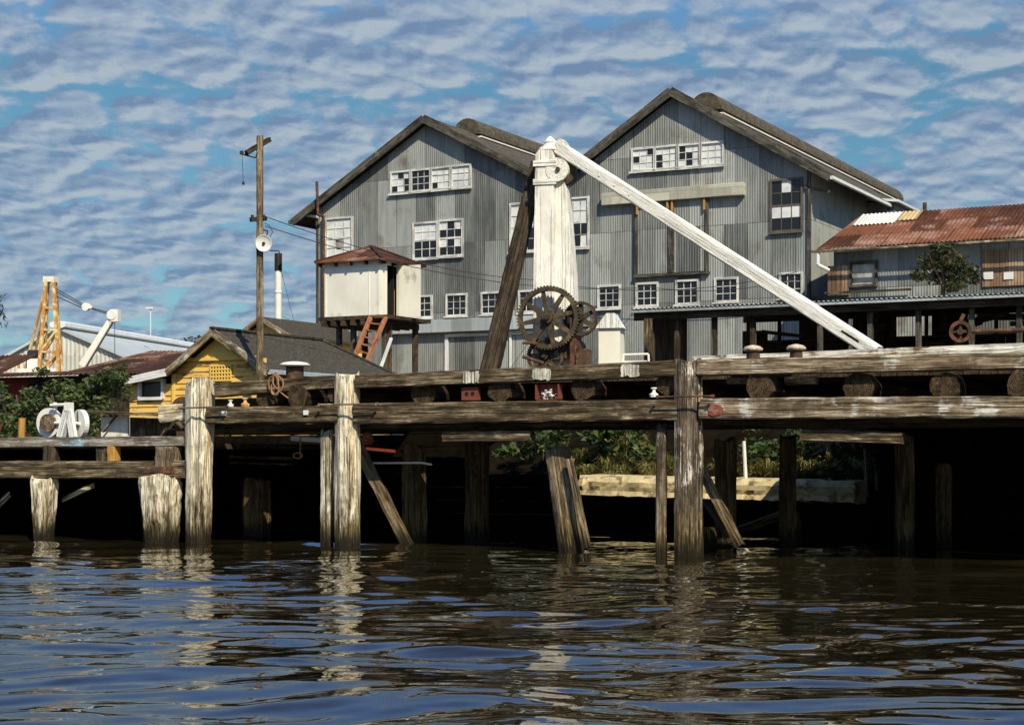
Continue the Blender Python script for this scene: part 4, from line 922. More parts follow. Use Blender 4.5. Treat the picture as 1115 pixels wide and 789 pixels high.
# small white trestle right of the cupboard
a = cp(676, 391, .5); c = cp(706, 389, .5); mb = MB(); mb.tube([(a.x, .5, zj), (a.x+.05, .5, a.z+.08), (c.x, .5, c.z+.06), (c.x+.03, .5, zj)], .02, 8); mb.box(a.x+.06, c.x-.02, .45, .55, a.z-.08, a.z-.03); mb.build('trestle', M['white'], frame=CF, label='low white trestle behind the upper beam right of the cupboard', cat='trestle')
mb = MB(); q = cp(706, 370, 1.0); mb.beam((q.x, 1, zj), (q.x, 1, cp(706, 347, 1.0).z), .14, .12, rough=.03, seg=4, cham=.1); mb.build('timber_post', M['beam'], frame=CF, label='brown square post at left end of shelter behind the trestle', cat='post')
# valve wheel at right
VF = Frame(1046, 30, 20)
vt = thing('rusty_axle_wheel', 'rusty iron wheel with long shaft behind the kerb at right', 'wheel', VF, (0, 0, zj))
q = VF.at(1046, 361, 0); mb = MB(); r = 12*30/FPX
n = 26
vs = [];
for j in range(n):
    a = 2*math.pi*j/n
    for rr, yy_ in ((r, -.05), (r*.68, -.05), (r*.68, .05), (r, .05)): vs.append((q.x+rr*math.cos(a), yy_, q.z+rr*math.sin(a)))
fs = [(j*4+k_, j*4+(k_+1) % 4, ((j+1) % n)*4+(k_+1) % 4, ((j+1) % n)*4+k_) for j in range(n) for k_ in range(4)]
mb.mesh(vs, fs); mb.build('rim', M['iron'], vt)
mb = MB(); mb.cyl((q.x, -.06, q.z), (q.x, .06, q.z), r*.3, n=14); mb.beam((q.x-r*.8, 0, q.z), (q.x+r*.8, 0, q.z), .04, .04); mb.beam((q.x, 0, q.z-r*.8), (q.x, 0, q.z+r*.8), .04, .04); mb.build('hub', M['iron'], vt)
mb = MB(); mb.cyl((q.x, .02, q.z), (q.x+2.4, .2, q.z+.02), .04, n=10); mb.build('shaft', M['iron'], vt)
mb = MB(); mb.beam((q.x-.05, .1, zj), (q.x-.05, .1, q.z+.1), .12, .12); mb.beam((q.x+.0, .05, q.z+r), (q.x+.05, .05, q.z+r+.12), .1, .06); mb.build('bracket', M['iron'], vt)

# ------------------------------------------------------------------ small tree on right
TF = Frame(1025, 44, 28)
q = TF.at(1025, 318, 0); tr = thing('small_tree', 'small dark tree standing before the annex wall above the shelter roof', 'tree', TF, (0, 0, 2.72))
mb = MB(); mb.cyl((0, 0, 2.72), (.05, 0, q.z+.6), .09, .05, n=10, seg=6, rough=.04)
for dx_, dz_ in ((-.6, .7), (.5, .5), (.2, 1.1), (-.3, 1.0)): mb.cyl((.03, 0, q.z+.2), (dx_, random.uniform(-.2, .2), q.z+dz_), .04, .015, n=7)
mb.build('trunk', M['beam'], tr)
mb = MB(); bl = []
for px, y, r in ((1003, 300, .26), (1012, 285, .34), (1025, 272, .36), (1030, 290, .42), (1043, 284, .34), (1054, 296, .34), (1062, 304, .2), (1044, 304, .36), (1018, 303, .26), (1034, 310, .24), (1046, 311, .22), (998, 302, .12), (1016, 268, .14)):
    v = TF.at(px, y, 0); bl.append((v.x, random.uniform(-.3, .3), v.z, r, r, r*.75))
leaves(mb, bl, 2000, .14); mb.build('crown', M['leaf_dark'], tr)

# ------------------------------------------------------------------ hut on stilts
HF = Frame(413, 47.5, 28)
ht = thing('stilted_hut', 'white box hut with rusty hipped roof standing on timber posts', 'hut', HF, (-.8, 1, 2.2))
def hp(px, py, back=0): return HF.at(px, py, back)
x0 = hp(354, 0).x; x1 = 0.0; zt = hp(413, 282).z; zb_ = hp(400, 343).z; dp = 2.0
mb = MB(); mb.box(x0, x1, 0, .05, zb_, zt); mb.box(x0, x0+.05, .05, dp, zb_, zt); mb.box(x0+.05, x1, dp-.05, dp, zb_, zt)
mb.box(x1-.05, x1, .05, .42, zb_, zt); mb.box(x1-.05, x1, 1.0, dp-.05, zb_, zt); mb.box(x1-.05, x1, .42, 1.0, zt-.12, zt)
mb.build('wall', M['hutwhite'], ht)
mb = MB(); xs_ = hp(402, 0).x; mb.box(xs_-.01, xs_+.012, -.012, .0-.001, zb_, zt); mb.box(x0-.01, x0+.05, -.014, -.001, zb_, zt); mb.box(x1-.05, x1+.01, -.014, -.001, zb_, zt); mb.build('cover_strip', M['hutwhite'], ht)
mb = MB(); mb.box(.02, .75, .98, 1.02, zb_-.02, zt-.1); dl = mb.build('door', M['hutwhite'], ht)
mb = MB(); mb.box(x0+.1, x1-.1, .9, .95, zb_, zt); mb.build('dark_inner_sheet', M['dark_in'], ht); mb = MB(); mb.box(x1-.5, x1-.1, .955, .98, zb_, (zb_+zt)/2); mb.build('inner_shelf', M['ochre'], ht)  # dark sheet added as the shade seen through the hut doorway
ov = .22; ex0, ex1, ey0, ey1 = x0-ov, x1+ov, -ov, dp+ov; za = hp(400, 268.5, 1).z; xm = (x0+x1)/2; ym = dp/2
mb = MB(); P = [(ex0, ey0, zt), (ex1, ey0, zt), (ex1, ey1, zt), (ex0, ey1, zt)]; A = (xm, ym, za); P2 = [(a, b_, c-.04) for a, b_, c in P]; A2 = (xm, ym, za-.04)
mb.mesh(P+[A]+P2+[A2], [(0,1,4),(1,2,4),(2,3,4),(3,0,4),(6,5,9),(7,6,9),(8,7,9),(5,8,9),(0,5,6,1),(1,6,7,2),(2,7,8,3),(3,8,5,0)])
rf = mb.build('roof', M['rust'], ht)
mb = MB()
for c in P: mb.beam(Vector(c)+Vector((0, 0, .02)), Vector(A)+Vector((0, 0, .02)), .1, .04)
mb.build('hip_capping', M['rust_dark'], rf)
mb = MB()
for i in range(5): x = ex0+.1+(ex1-ex0-.2)*i/4; mb.box(x-.03, x+.03, ey0+.02, .0, zt-.13, zt-.035)
for i in range(4): y = ey0+.3+i*.6; mb.box(x1, ex1-.02, y-.03, y+.03, zt-.13, zt-.045)
mb.build('rafter_end', M['rust_dark'], rf)
pf = MB(); pf.box(x0-.05, x1+.45, -.25, dp+.1, zb_-.13, zb_-.03)
for i in range(6): x = x0+.1+i*.33; pf.box(x, x+.09, -.35, dp+.2, zb_-.3, zb_-.131)
pf.build('platform', M['beam_dark'], ht)
for x, y in ((x0+.35, .2), (x0+.85, .2), (x1+.05, .2), (x0+.2, dp-.2), (x1+.1, dp-.2)):
    mb = MB(); mb.beam((x, y, 2.1), (x, y, zb_-.3), .14, .14, rough=.03, seg=4, cham=.1); mb.build('post', M['beam_dark'] if y > 1 else M['barge'], ht)
mb = MB(); a = hp(425, 352, .3); mb.beam((a.x-.1, .3, 2.1), (a.x-.1, .3, a.z), .28, .05); mb.build('side_panel', M['pile_dark'], ht)
# ladder
ld = thing('ladder', 'orange timber ladder leaning against the platform of the stilted hut', 'ladder', HF, (hp(392, 0, -1.3).x, -1.3, 2.2))
tp0, tp1 = hp(404, 344, -.35), hp(420, 345, -.35); bt0, bt1 = hp(388, 384, -.9), hp(401, 388, -.9)
e0 = (bt0-tp0)*.62; 
mb = MB(); mb.beam(tp0, bt0+e0, .06, .13, up=(1, 0, 0)); mb.build('rail', M['orange'], ld)
mb = MB(); mb.beam(tp1, bt1+e0, .06, .13, up=(1, 0, 0)); mb.build('rail', M['orange'], ld)
for k_ in np.linspace(.0, 1.5, 9): mb = MB(); mb.beam(tp0+(bt0-tp0)*k_, tp1+(bt1-tp1)*k_, .1, .04); mb.build('tread', M['orange'], ld)
mb = MB(); mb.beam(hp(426, 368, -.6), hp(414, 402, -1.2), .08, .05); mb.build('prop', M['white_wood'], frame=HF, label='thin pale prop leaning below the stilted hut right of the ladder', cat='prop')

# ------------------------------------------------------------------ yellow house
YF = Frame(232, 41, 28)
yh = thing('yellow_house', 'yellow weatherboard cottage with peeling paint and dark shingle roof', 'house', YF, (0, 0, 1.8))
def yp(px, py, back=0): v = YF.at(px, py, back); return (v.x, v.z)
pk = yp(232, 358, -.3); eR = yp(292, 402, -.3); eL = yp(182, 402, -.3); eLL = yp(128, 413, -.3)
LN = 5.6
def ywall(name, pts, y0, y1, mt): mb = MB(); mb.prism(pts, y0, y1); return mb.build(name, mt, yh)
g0 = (eL[0]+.1, eL[1]-.12); g1 = (eR[0]-.3, eR[1]-.12)
zband = yp(232, 390)[1]
xr = g1[0]; xl = eL[0]-.0; xll = eLL[0]+.15
# boards as real laps
def boards(x0, x1, z0, topf, y, name='weatherboards', mt=None, hole=None):
    mb = MB(); z = z0; h = .14
    while True:
        zt_ = z+h; xa, xb = x0, x1
        ok = topf(z+h*.5)
        if ok is None: break
        xa = max(x0, ok[0]); xb = min(x1, ok[1])
        if xb-xa < .1: break
        segs = [(xa, xb)]
        if hole and z+h > hole[2] and z < hole[3]: segs = [(xa, hole[0]), (hole[1], xb)]
        for a, b_ in segs:
            if b_ > a: mb.mesh([(a, y-.03, z), (b_, y-.03, z), (b_, y-.005, z+h), (a, y-.005, z+h), (a, y+.05, z), (b_, y+.05, z), (b_, y+.05, z+h), (a, y+.05, z+h)], [(0,1,2,3), (0,4,5,1), (1,5,6,2), (0,3,7,4), (3,2,6,7), (5,4,7,6)])
        z += h
    return mb.build(name, mt or M['yellow'], yh)
def top_main(z):
    if z > zband: return None
    return (-99, 99)
vh = (yp(231, 0)[0], yp(253, 0)[0], yp(0+242, 414)[1], yp(242, 398)[1])
boards(xl, xr, 1.8, top_main, 0, hole=None)
k1 = (pk[1]-eL[1])/(pk[0]-eL[0]); k2 = (pk[1]-eR[1])/(eR[0]-pk[0])
ywall('gable_panel', [(max(g0[0], pk[0]-(pk[1]-.15-zband)/k1), zband), (pk[0]+(pk[1]-.15-zband)/k2, zband), (pk[0], pk[1]-.15)], -.05, .02, M['yellow_gable'])
mb = MB(); mb.box(pk[0]-(pk[1]-zband)/k1-.1, pk[0]+(pk[1]-zband)/k2, -.09, -.035, zband-.06, zband+.02); mb.build('gable_rail', M['yellow_gable'], yh)
# skillion at left
wh = (yp(153.5, 0)[0], yp(178, 0)[0], yp(165, 432)[1], yp(165, 414.5)[1]); kl = (eL[1]-eLL[1])/(eL[0]-eLL[0])
boards(xll, xl-.02, 1.8, lambda z: (-99, 99) if z < eLL[1]-.1 else None, -.001, hole=wh)
mb = MB(); mb.box(xll, xll+.05, .06, LN, 1.8, eLL[1]); mb.box(xr-.05, xr, .06, LN, 1.8, eR[1]-.05); mb.box(xll+.05, xr-.05, LN-.05, LN, 1.8, eR[1]-.05); mb.build('side_wall', M['yellow'], yh)
u0, u1, z0, z1 = wh; mb = MB(); mb.box(u0-.05, u0+.02, -.08, .04, z0-.05, z1+.05); mb.box(u1-.02, u1+.05, -.08, .04, z0-.05, z1+.05); mb.box(u0+.02, u1-.02, -.08, .04, z1-.02, z1+.05); mb.box(u0-.02, u1+.02, -.1, .04, z0-.08, z0+.0)
wn = mb.build('window', M['white_wood'], yh); mb = MB(); mb.box(u0+.02, u1-.02, .01, .02, z0, z1-.02); mb.build('pane', M['glass'], wn)
u0, u1, z0, z1 = vh; mb = MB()
for i in range(8): x = u0+(u1-u0)*i/7; mb.box(x-.018, x+.018, -.075, -.055, z0, z1)
for i in range(5): z = z0+(z1-z0)*i/4; mb.box(u0-.02, u1+.02, -.078, -.05, z-.02, z+.02)
lv = mb.build('lattice_vent', M['yellow_gable'], yh); mb = MB(); mb.box(u0, u1, -.048, -.035, z0, z1); mb.build('dark_backing', M['dark_in'], lv)  # dark plate on the boards painted as shade behind the lattice
# corner posts
mb = MB(); mb.box(xl-.05, xl+.04, -.07, -.035, 1.8, eL[1]-.1); mb.box(xr-.07, xr+.02, -.07, -.035, 1.8, eR[1]-.08); mb.build('corner_post', M['yellow_gable'], yh)
# roof: main gable running back with hipped end
mb = MB(); y0 = -.3; hipy = LN-1.6
pkb = (pk[0], hipy, pk[1])
V_ = [(eL[0], y0, eL[1]), (pk[0], y0, pk[1]), (eR[0], y0, eR[1]), (eR[0], LN+.3, eR[1]), (pk[0], LN-1.3, pk[1]), (eL[0], LN+.3, eL[1])]
V2 = [(a, b_, c-.07) for a, b_, c in V_]
mb.mesh(V_+V2, [(0,1,4,5), (1,2,3,4), (3,5,4), (11,10,7,6), (10,9,8,7), (10,11,9), (0,6,7,1), (1,7,8,2), (2,8,9,3), (3,9,11,5), (5,11,6,0)])
rf = mb.build('roof', M['roofdark'], yh)
mb = MB(); mb.beam((pk[0], y0-.05, pk[1]+.02), (pk[0], LN-1.3, pk[1]+.02), .16, .07, rough=.05, seg=16, cham=.2); mb.beam((pk[0], LN-1.3, pk[1]+.02), (eR[0], LN+.3, eR[1]+.02), .14, .06, rough=.03, seg=6, cham=.2); mb.build('ridge_cap', M['roofdark'], rf)
mb = MB(); V_ = [(eLL[0], y0, eLL[1]), (eL[0]+.05, y0, eL[1]), (eL[0]+.05, LN, eL[1]), (eLL[0], LN, eLL[1])]; V2 = [(a, b_, c-.06) for a, b_, c in V_]
mb.mesh(V_+V2, [(0,1,2,3), (7,6,5,4), (0,4,5,1), (1,5,6,2), (2,6,7,3), (3,7,4,0)]); mb.build('skillion_roof', M['rust_dark'], yh)
for a, b_, mt in ((eLL, eL, 'white_wood'), (eL, pk, 'beam_pale'), (pk, eR, 'beam_pale')):
    mb = MB(); mb.beam((a[0], y0-.03, a[1]-.09), (b_[0], y0-.03, b_[1]-.07), .05, .18, rough=.03, seg=8, cham=.06); mb.build('barge_board', M[mt], rf)
mb = MB(); mb.beam((eR[0]+.04, y0, eR[1]-.06), (eR[0]+.04, LN+.3, eR[1]-.06), .12, .11, cham=.1, rough=.01, seg=4); mb.build('gutter', M['gutter_blue'], rf)
# second cottage behind
BF = Frame(287, 52, 28)
bh = thing('rear_cottage', 'second small yellow cottage roof showing behind the yellow house ridge', 'house', BF, (0, 2, 2.7))
def bp(px, py, back=0): v = BF.at(px, py, back); return (v.x, v.z)
pk = bp(288, 345); a = bp(262, 366); c = bp(324, 366); mb = MB()
mb.prism([a, pk, c, (c[0], c[1]-.07), (pk[0], pk[1]-.07), (a[0], a[1]-.07)], -.25, 4.2); mb.build('roof', M['roofdark'], bh)
mb = MB(); mb.prism([(a[0]+.2, 2.7), (c[0]-.2, 2.7), (c[0]-.2, c[1]), (pk[0], pk[1]-.12), (a[0]+.2, a[1])], 0, 4); mb.build('wall', M['yellow_gable'], bh)
for p_, q_ in ((a, pk), (pk, c)): mb = MB(); mb.beam((p_[0], -.28, p_[1]-.07), (q_[0], -.28, q_[1]-.07), .04, .13); mb.build('barge_board', M['beam_pale'], bh)

# chimney stack
SF = Frame(303, 60, 0)
st = thing('flue_stack', 'tall thin white metal flue with black top behind cottage roof', 'flue', SF, (0, 0, 2.7)); k = 60/FPX
mb = MB(); z1 = SF.z(303, 295); z2 = SF.z(303, 276); mb.cyl((0, 0, 2.7), (0, 0, z1), .12, n=16); mb.cyl((0, 0, SF.z(303, 318)-.03), (0, 0, SF.z(303, 318)+.03), .14, n=16); mb.build('pipe', M['white'], st)
mb = MB(); mb.cyl((0, 0, z1), (0, 0, z2), .135, n=16); mb.build('top', M['black'], st)
mb = MB(); mb.tube([(.05, 0, z2), (.02, 0, z2+.1), (-.3, 0, z2+.1)], .02, 6); mb.build('bracket', M['black'], st)
mb = MB(); mb.cyl((.1, 0, z2-.6), (.9, 0, 5.0), .008, n=5); mb.cyl((.1, 0, z1-1.6), (2.2, 1, 5.5), .008, n=5); mb.build('guy_wire', M['wire'], st)

# utility pole
PF = Frame(283, 39.2, 0)
up_ = thing('utility_pole', 'tall timber utility pole with crossarm and round white lamp', 'utility pole', PF, (0, 0, 1.8))
def pp(px, py, b=0): return PF.at(px, py, b)
zt = pp(283, 148).z; mb = MB(); mb.beam((0, 0, 1.8), (0, 0, zt), .15, .15, rough=.03, seg=30, cham=.2); mb.build('pole', M['pile_grey'], up_)
mb = MB(); a = pp(268, 166, -.35); c = pp(293.5, 152, .3); mb.beam(Vector((a.x, -.3, a.z)), Vector((c.x, .3, c.z)), .1, .11, rough=.03, seg=6, cham=.1); mb.build('crossarm', M['beam_dark'], up_)
mb = MB(); mb.tube([(a.x-.12, -.25, a.z-.02), (a.x+.2, -.2, a.z-.1), (a.x+.24, -.2, a.z+.02)], .018, 6); mb.box(a.x-.16, a.x-.08, -.3, -.2, a.z-.03, a.z+.05); mb.cyl((a.x-.11, -.25, a.z), (a.x-.08, -.25, pp(263, 201).z), .006, n=5); mb.cyl((a.x-.08, -.25, pp(263, 203).z), (a.x-.08, -.25, pp(263, 200).z), .03, n=8); mb.build('pulley_bracket', M['black'], up_)
mb = MB(); z = pp(283, 239).z; mb.beam((-.2, -.12, z-.02), (.13, .12, z+.04), .1, .1); 
for xx in (-.17, .1): mb.cyl((xx, -.05, z), (xx, -.05, z+.1), .035, n=8)
mb.build('insulator_arm', M['black'], up_)
lz = pp(287, 265, -.2).z; lx = pp(287, 265, -.2).x; ln_ = Vector((-.08, -.98, -.12)).normalized()
mb = MB(); c0 = Vector((lx, -.22, lz)); rd = 9.2*39.2/FPX
n = 24; vs = []; prof = [(.03, .09), (.08, .08), (rd*.7, .05), (rd, 0), (rd*.98, .006), (rd*.6, .03), (.045, .04), (.001, .04)]
ux = ln_.cross(Vector((0, 0, 1))).normalized(); uz = ux.cross(ln_).normalized()
for r_, h_ in prof:
    for j in range(n): t = 2*math.pi*j/n; vs.append(c0+ux*math.cos(t)*r_+uz*math.sin(t)*r_-ln_*h_)
mb.mesh(vs, [(k_*n+j, k_*n+(j+1) % n, (k_+1)*n+(j+1) % n, (k_+1)*n+j) for k_ in range(len(prof)-1) for j in range(n)])
lm = mb.build('lamp_reflector', M['white'], up_, smooth=True)
mb = MB(); mb.cyl(c0+ln_*-.1, c0+ln_*-.0, .035, n=12); mb.build('bulb', M['black'], lm)
mb = MB(); mb.tube([c0-ln_*.1, (lx+.04, -.1, lz+.12), (lx+.08, -.08, lz+.3), (.04, 0, lz+.35)], .015, 6); mb.tube([(.1, 0, lz+.5), (.22, 0, lz+.45), (.3, 0, lz+.3), (.22, 0, lz+.15), (.1, -.05, lz+.1)], .008, 5); mb.build('lamp_arm', M['black'], up_)
# overhead wires
pw = PF.world((0.12, 0, pp(283, 238).z+.05))
def wire(P, Q, sag, label, beads=()):
    mb = MB(); n = 26; pts = []
    for i in range(n+1): t = i/n; p_ = P.lerp(Q, t); p_.z -= sag*4*t*(1-t); pts.append(p_)
    mb.tube(pts, .011, 5)
    for t in beads: i = int(t*n); mb.cyl(pts[i]-Vector((.04, 0, 0)), pts[i]+Vector((.04, 0, 0)), .03, n=6)
    mb.build('overhead_wire', M['wire'], label=label, cat='wire', group='wires from pole to warehouse')
eW = [FF.world(FF.at(px, y, -.6)) for px, y in ((612, 306), (700, 313), (868, 296), (868, 303))]
wire(pw, eW[0], .35, 'upper overhead wire from the pole to warehouse wall behind the crane post', (.2, .8))
wire(pw+Vector((0, 0, -.22)), eW[1], .5, 'lower overhead wire from the pole to warehouse wall beside the small windows', (.18,))
wire(eW[0]+Vector((0, 0, -.1)), eW[2], .35, 'upper thin wire along warehouse wall across the small windows at right')
wire(eW[1]+Vector((0, 0, .05)), eW[3], .25, 'lower thin wire along warehouse wall across the small windows at right')

# ------------------------------------------------------------------ left background
# white long shed
GF = Frame(62, 72, 12)
gs_ = thing('pale_shed', 'long pale shed with white ridge and rust spotted gable far left', 'shed', GF, (0, 0, 1.8))
def gp(px, py, b=0): v = GF.at(px, py, b); return (v.x, v.z)
pk = gp(64, 355); a = gp(-2, 392); c = (pk[0]*2-a[0]+.6, a[1]); mb = MB()
mb.prism([a, pk, c, (c[0], c[1]-.12), (pk[0], pk[1]-.12), (a[0], a[1]-.12)], -.2, 15); rf = mb.build('roof', M['shedroof'], gs_)
mb = MB(); corr_wall(mb, a[0]+.1, c[0]-.1, [(a[0]+.1, a[1]-.08), (pk[0], pk[1]-.12), (c[0]-.1, c[1]-.08)], [], 1.8, pitch=.2, amp=.02); mb.build('gable_wall', M['zinc_fade'], gs_)
mb = MB(); mb.box(a[0]+.1, a[0]+.15, .1, 14.9, 1.8, a[1]-.1); mb.box(c[0]-.15, c[0]-.1, .1, 14.9, 1.8, a[1]-.1); mb.build('side_wall', M['zinc_fade'], gs_)
mb = MB(); mb.beam((pk[0]+.1, -.3, pk[1]+.05), (pk[0]+.1, 15.2, pk[1]+.05), .75, .3, cham=.25, rough=.005, seg=4); mb.build('ridge_vent', M['ridge_white'], rf)
mb = MB()
for k_ in range(3): y = 6+k_*3; mb.beam((pk[0]+1.2, y, pk[1]-.55+.05), (pk[0]+1.6, y+.1, pk[1]-.75+.05), .06, .06)
mb.build('roof_bracket', M['barge'], rf)
# rusty low sheds
RF = Frame(140, 50, 26)
rs = thing('rusty_low_shed', 'low dark shed with rusty brown roof left of the yellow house', 'shed', RF, (0, 0, 1.8))
mb = MB(); a = RF.at(75, 404); c = RF.at(205, 397); b_ = RF.at(85, 396, 3.5); zt_ = RF.z(140, 386, 4)
mb.corr((a.x, 0, a.z), (c.x-a.x, 0, 0), (0, 4, zt_-a.z+.1), pitch=.16, amp=.02, nv=2, sag=.06); mb.build('roof', M['rust_dark'], rs)
mb = MB(); mb.box(a.x+.2, c.x, .2, 4, 1.8, a.z-.04); mb.build('wall', M['beam_dark'], rs)
mb = MB(); mb.corr((a.x+1.1, -.5, a.z-.15), (c.x-a.x-1.4, 0, 0), (0, 1.6, .38), pitch=.16, amp=.02); mb.build('lower_roof', M['rust_dark'], rs)
R2 = Frame(20, 44, 26)
r2 = thing('red_shed', 'dark red shed with rusty roof at the left edge behind the vine', 'shed', R2, (-1, 0, 1.8))
mb = MB(); a = R2.at(-60, 411); c = R2.at(118, 409); zt_ = R2.z(10, 391, 3); 
mb.corr((a.x, -.4, a.z-.02), (c.x-a.x, 0, 0), (0, .9, .12), pitch=.16, amp=.02); mb.build('eave_roof', M['rust_dark'], r2)
x2 = R2.u(-14, 0); mb = MB(); mb.corr((a.x, .5, a.z+.1), (x2-a.x, 0, 0), (0, 1.5, (zt_-a.z)*.9), pitch=.16, amp=.02); mb.build('roof', M['rust_dark'], r2)
mb = MB(); xm_ = R2.u(31, .3); mb.box(a.x+.2, xm_, .3, 2.0, 1.8, a.z-.02); mb.build('wall', M['redwall'], r2); mb = MB(); mb.box(xm_, c.x-.2, .31, 2.0, 1.8, a.z-.02); mb.build('timber_wall', M['beam_dark'], r2)
mb = MB(); q = R2.at(2, 450, .3); mb.box(q.x-.35, q.x+.02, .22, .29, R2.z(2, 440), R2.z(2, 420)); mb.build('door', M['white'], r2)

# derrick
DF = Frame(52, 55, 10)
dk = thing('lattice_derrick', 'rust stained cream lattice derrick with short jib and cables', 'derrick', DF, (0, 0, 1.8))
def dp_(px, py, b=0): return DF.at(px, py, b)
def bars(name, L_, w_, mt, par=dk):
    mb = MB()
    for p_, q_ in L_: mb.beam(p_, q_, w_, w_)
    return mb.build(name, M[mt], par)
tw = .35
legs = [((dp_(42, 412, -.45)), dp_(50.5, 304, -.15)), ((dp_(65, 412, -.45)), dp_(58, 304, -.15)), ((dp_(47, 412, .5)), dp_(52, 304, .12)), ((dp_(68, 412, .5)), dp_(59.5, 304, .12))]
for l in legs: bars('mast_leg', [l], .105, 'crane_y')
lat = []
for i in range(4):
    t0, t1 = i*.22+.05, i*.22+.27
    for (A_, B_) in ((legs[0], legs[1]), (legs[1], legs[3]), (legs[0], legs[2]), (legs[2], legs[3])):
        lat.append((A_[0].lerp(A_[1], t0), B_[0].lerp(B_[1], t0)))
        if i < 2: lat.append((A_[0].lerp(A_[1], t0), B_[0].lerp(B_[1], t1)))
lat.append((legs[0][1], legs[1][1]))
bars('mast_lattice', lat, .07, 'crane_y')
mb = MB(); q = dp_(55, 304); mb.box(q.x-.17, q.x+.2, -.2, .18, q.z-.1, q.z+.08); mb.build('mast_head', M['white'], dk)
bars('backstay', [(dp_(26, 408, .2), dp_(50, 312, 0)), (dp_(33, 408, .9), dp_(51, 325, 0)), (dp_(20, 392, 0), dp_(20, 410, 0))], .07, 'crane_y')
mb = MB(); a = dp_(22, 410, -.4); c = dp_(64, 401, -.4); mb.box(a.x, c.x, -.6, .8, a.z-.1, dp_(30, 402).z); a = dp_(34, 0, 0); c = dp_(47, 0, 0); mb.box(a.x, c.x, -.3, .4, dp_(30, 402).z, dp_(30, 391).z); mb.build('winch_platform', M['hutwhite'], dk)
mb = MB(); q = dp_(38, 387); mb.cyl((q.x-.2, 0, q.z+.03), (q.x+.25, 0, q.z+.03), .16, n=14); mb.build('winch_drum', M['black'], dk)
mb = MB(); mb.beam(dp_(90, 398, 0), dp_(122, 347, 0), .25, .2, up=(0, 1, 0), cham=.1, rough=.01, seg=5, w2=.18); jb = mb.build('jib', M['hutwhite'], dk)
mb = MB(); q = dp_(123, 343); mb.cyl((q.x, -.15, q.z), (q.x, .15, q.z), .16, n=14); mb.box(q.x-.05, q.x+.22, -.12, .12, q.z-.22, q.z+.18); mb.build('jib_head', M['white'], jb)
mb = MB(); q = dp_(94, 334); mb.cyl((q.x, -.08, q.z), (q.x, .08, q.z), .13, n=12); mb.box(q.x-.14, q.x+.2, -.05, .05, q.z-.06, q.z+.05); mb.build('pulley_block', M['white'], dk)
mb = MB()
for (x0_, y0_, x1_, y1_) in ((59, 313, 92, 332), (59, 316, 92, 334), (60, 322, 92, 336), (96, 334, 121, 341), (96, 335, 121, 343)): mb.cyl(dp_(x0_, y0_), dp_(x1_, y1_), .018, n=5)
mb.cyl(dp_(125, 346), dp_(125, 390), .012, n=5)
mb.build('cable', M['wire'], dk)

# far lamp mast and tree
LF = Frame(164, 110, 0); mb = MB(); q = LF.at(164, 336); mb.cyl((0, 0, 1.8), (0, 0, q.z), .04, n=6); mb.box(-.3, .2, -.15, .15, q.z-.02, q.z+.08); mb.build('light_mast', M['gutter'], frame=LF, label='thin distant light mast above the pale shed', cat='light mast')
T2 = Frame(205, 120, 0); tr = thing('distant_tree', 'distant dark tree top just showing past the pale shed roof', 'tree', T2, (0, 0, 1.8))
v = T2.at(205, 373); mb = MB(); leaves(mb, [(-.8, 0, v.z-.1, 1.0, 1, .4), (.6, 0, v.z, 1.2, 1, .5), (.2, 0, v.z-1.5, 2.2, 2, 1.3)], 1200, .3); mb.build('crown', M['leaf_dark'], tr); mb = MB(); mb.cyl((0, 0, 1.8), (0, 0, v.z-1), .2, .1, n=8); mb.build('trunk', M['beam_dark'], tr)
T3 = Frame(-40, 40, 0); tr = thing('gum_tree', 'gum tree whose drooping leaves enter at the left edge', 'tree', T3, (-1.2, 0, 1.8))
mb = MB(); z_ = T3.z(0, 330); mb.cyl((-1.2, 0, 1.8), (-1.0, 0, z_-.5), .18, .1, n=10, seg=6, rough=.05); mb.cyl((-1.0, 0, z_-.6), (.75, 0, z_+.1), .06, .02, n=8); mb.cyl((-1.0, 0, z_-.6), (-1.6, .3, z_+1.2), .08, .03, n=8); mb.build('trunk', M['pile_grey'], tr)
mb = MB(); bl = [(T3.u(x), 0, T3.z(x, y), .15, .2, .26) for x, y in ((0, 327), (1, 340), (2, 350), (-8, 335), (-14, 325))]+blobs_in(-2.6, -.2, -1, 1, z_-.3, z_+1.5, 10, .5); leaves(mb, bl, 1600, .15, hang=1.5, aspect=.25); mb.build('crown', M['gum'], tr)

# vine bush at left
mb = MB(); bl = []
BFv = WF
for i in range(60):
    px = random.choice([random.uniform(-20, 45), random.uniform(20, 130), random.uniform(60, 135)]); top = 410+10*math.sin(px*.09)+(8 if px < 30 else 0)
    y = random.uniform(top+4, 472 if px < 45 else (440 if px < 100 else 455)); bk = random.uniform(3.6, 5.2)
    v = wp(px, y, bk); k_ = random.uniform(.5, 1.15); bl.append((v.x, bk, v.z, .26*k_, .3, .2*k_))
for px, y in ((103, 450), (105, 465), (110, 440), (20, 470), (8, 465), (40, 470)): v = wp(px, y, 3.3); bl.append((v.x, 3.3, v.z, .25, .2, .22))
leaves(mb, bl, 5600, .12, aspect=.5)
vb = thing('vine_bush', 'green leafy vine bush spreading behind the white winch at left', 'bush', WF, (wp(60, 0, 4.4).x, 4.4, 1.8))
mb.build('foliage', M['leaf'], vb)
mb = MB()
for px in (5, 22, 60, 95, 118): v = wp(px, 430, 4.4); mb.tube([(v.x, 4.4, 1.8), (v.x+.15, 4.3, 2.4), (v.x-.1, 4.4, v.z)], .035, 7)
mb.build('stem', M['beam_dark'], vb)
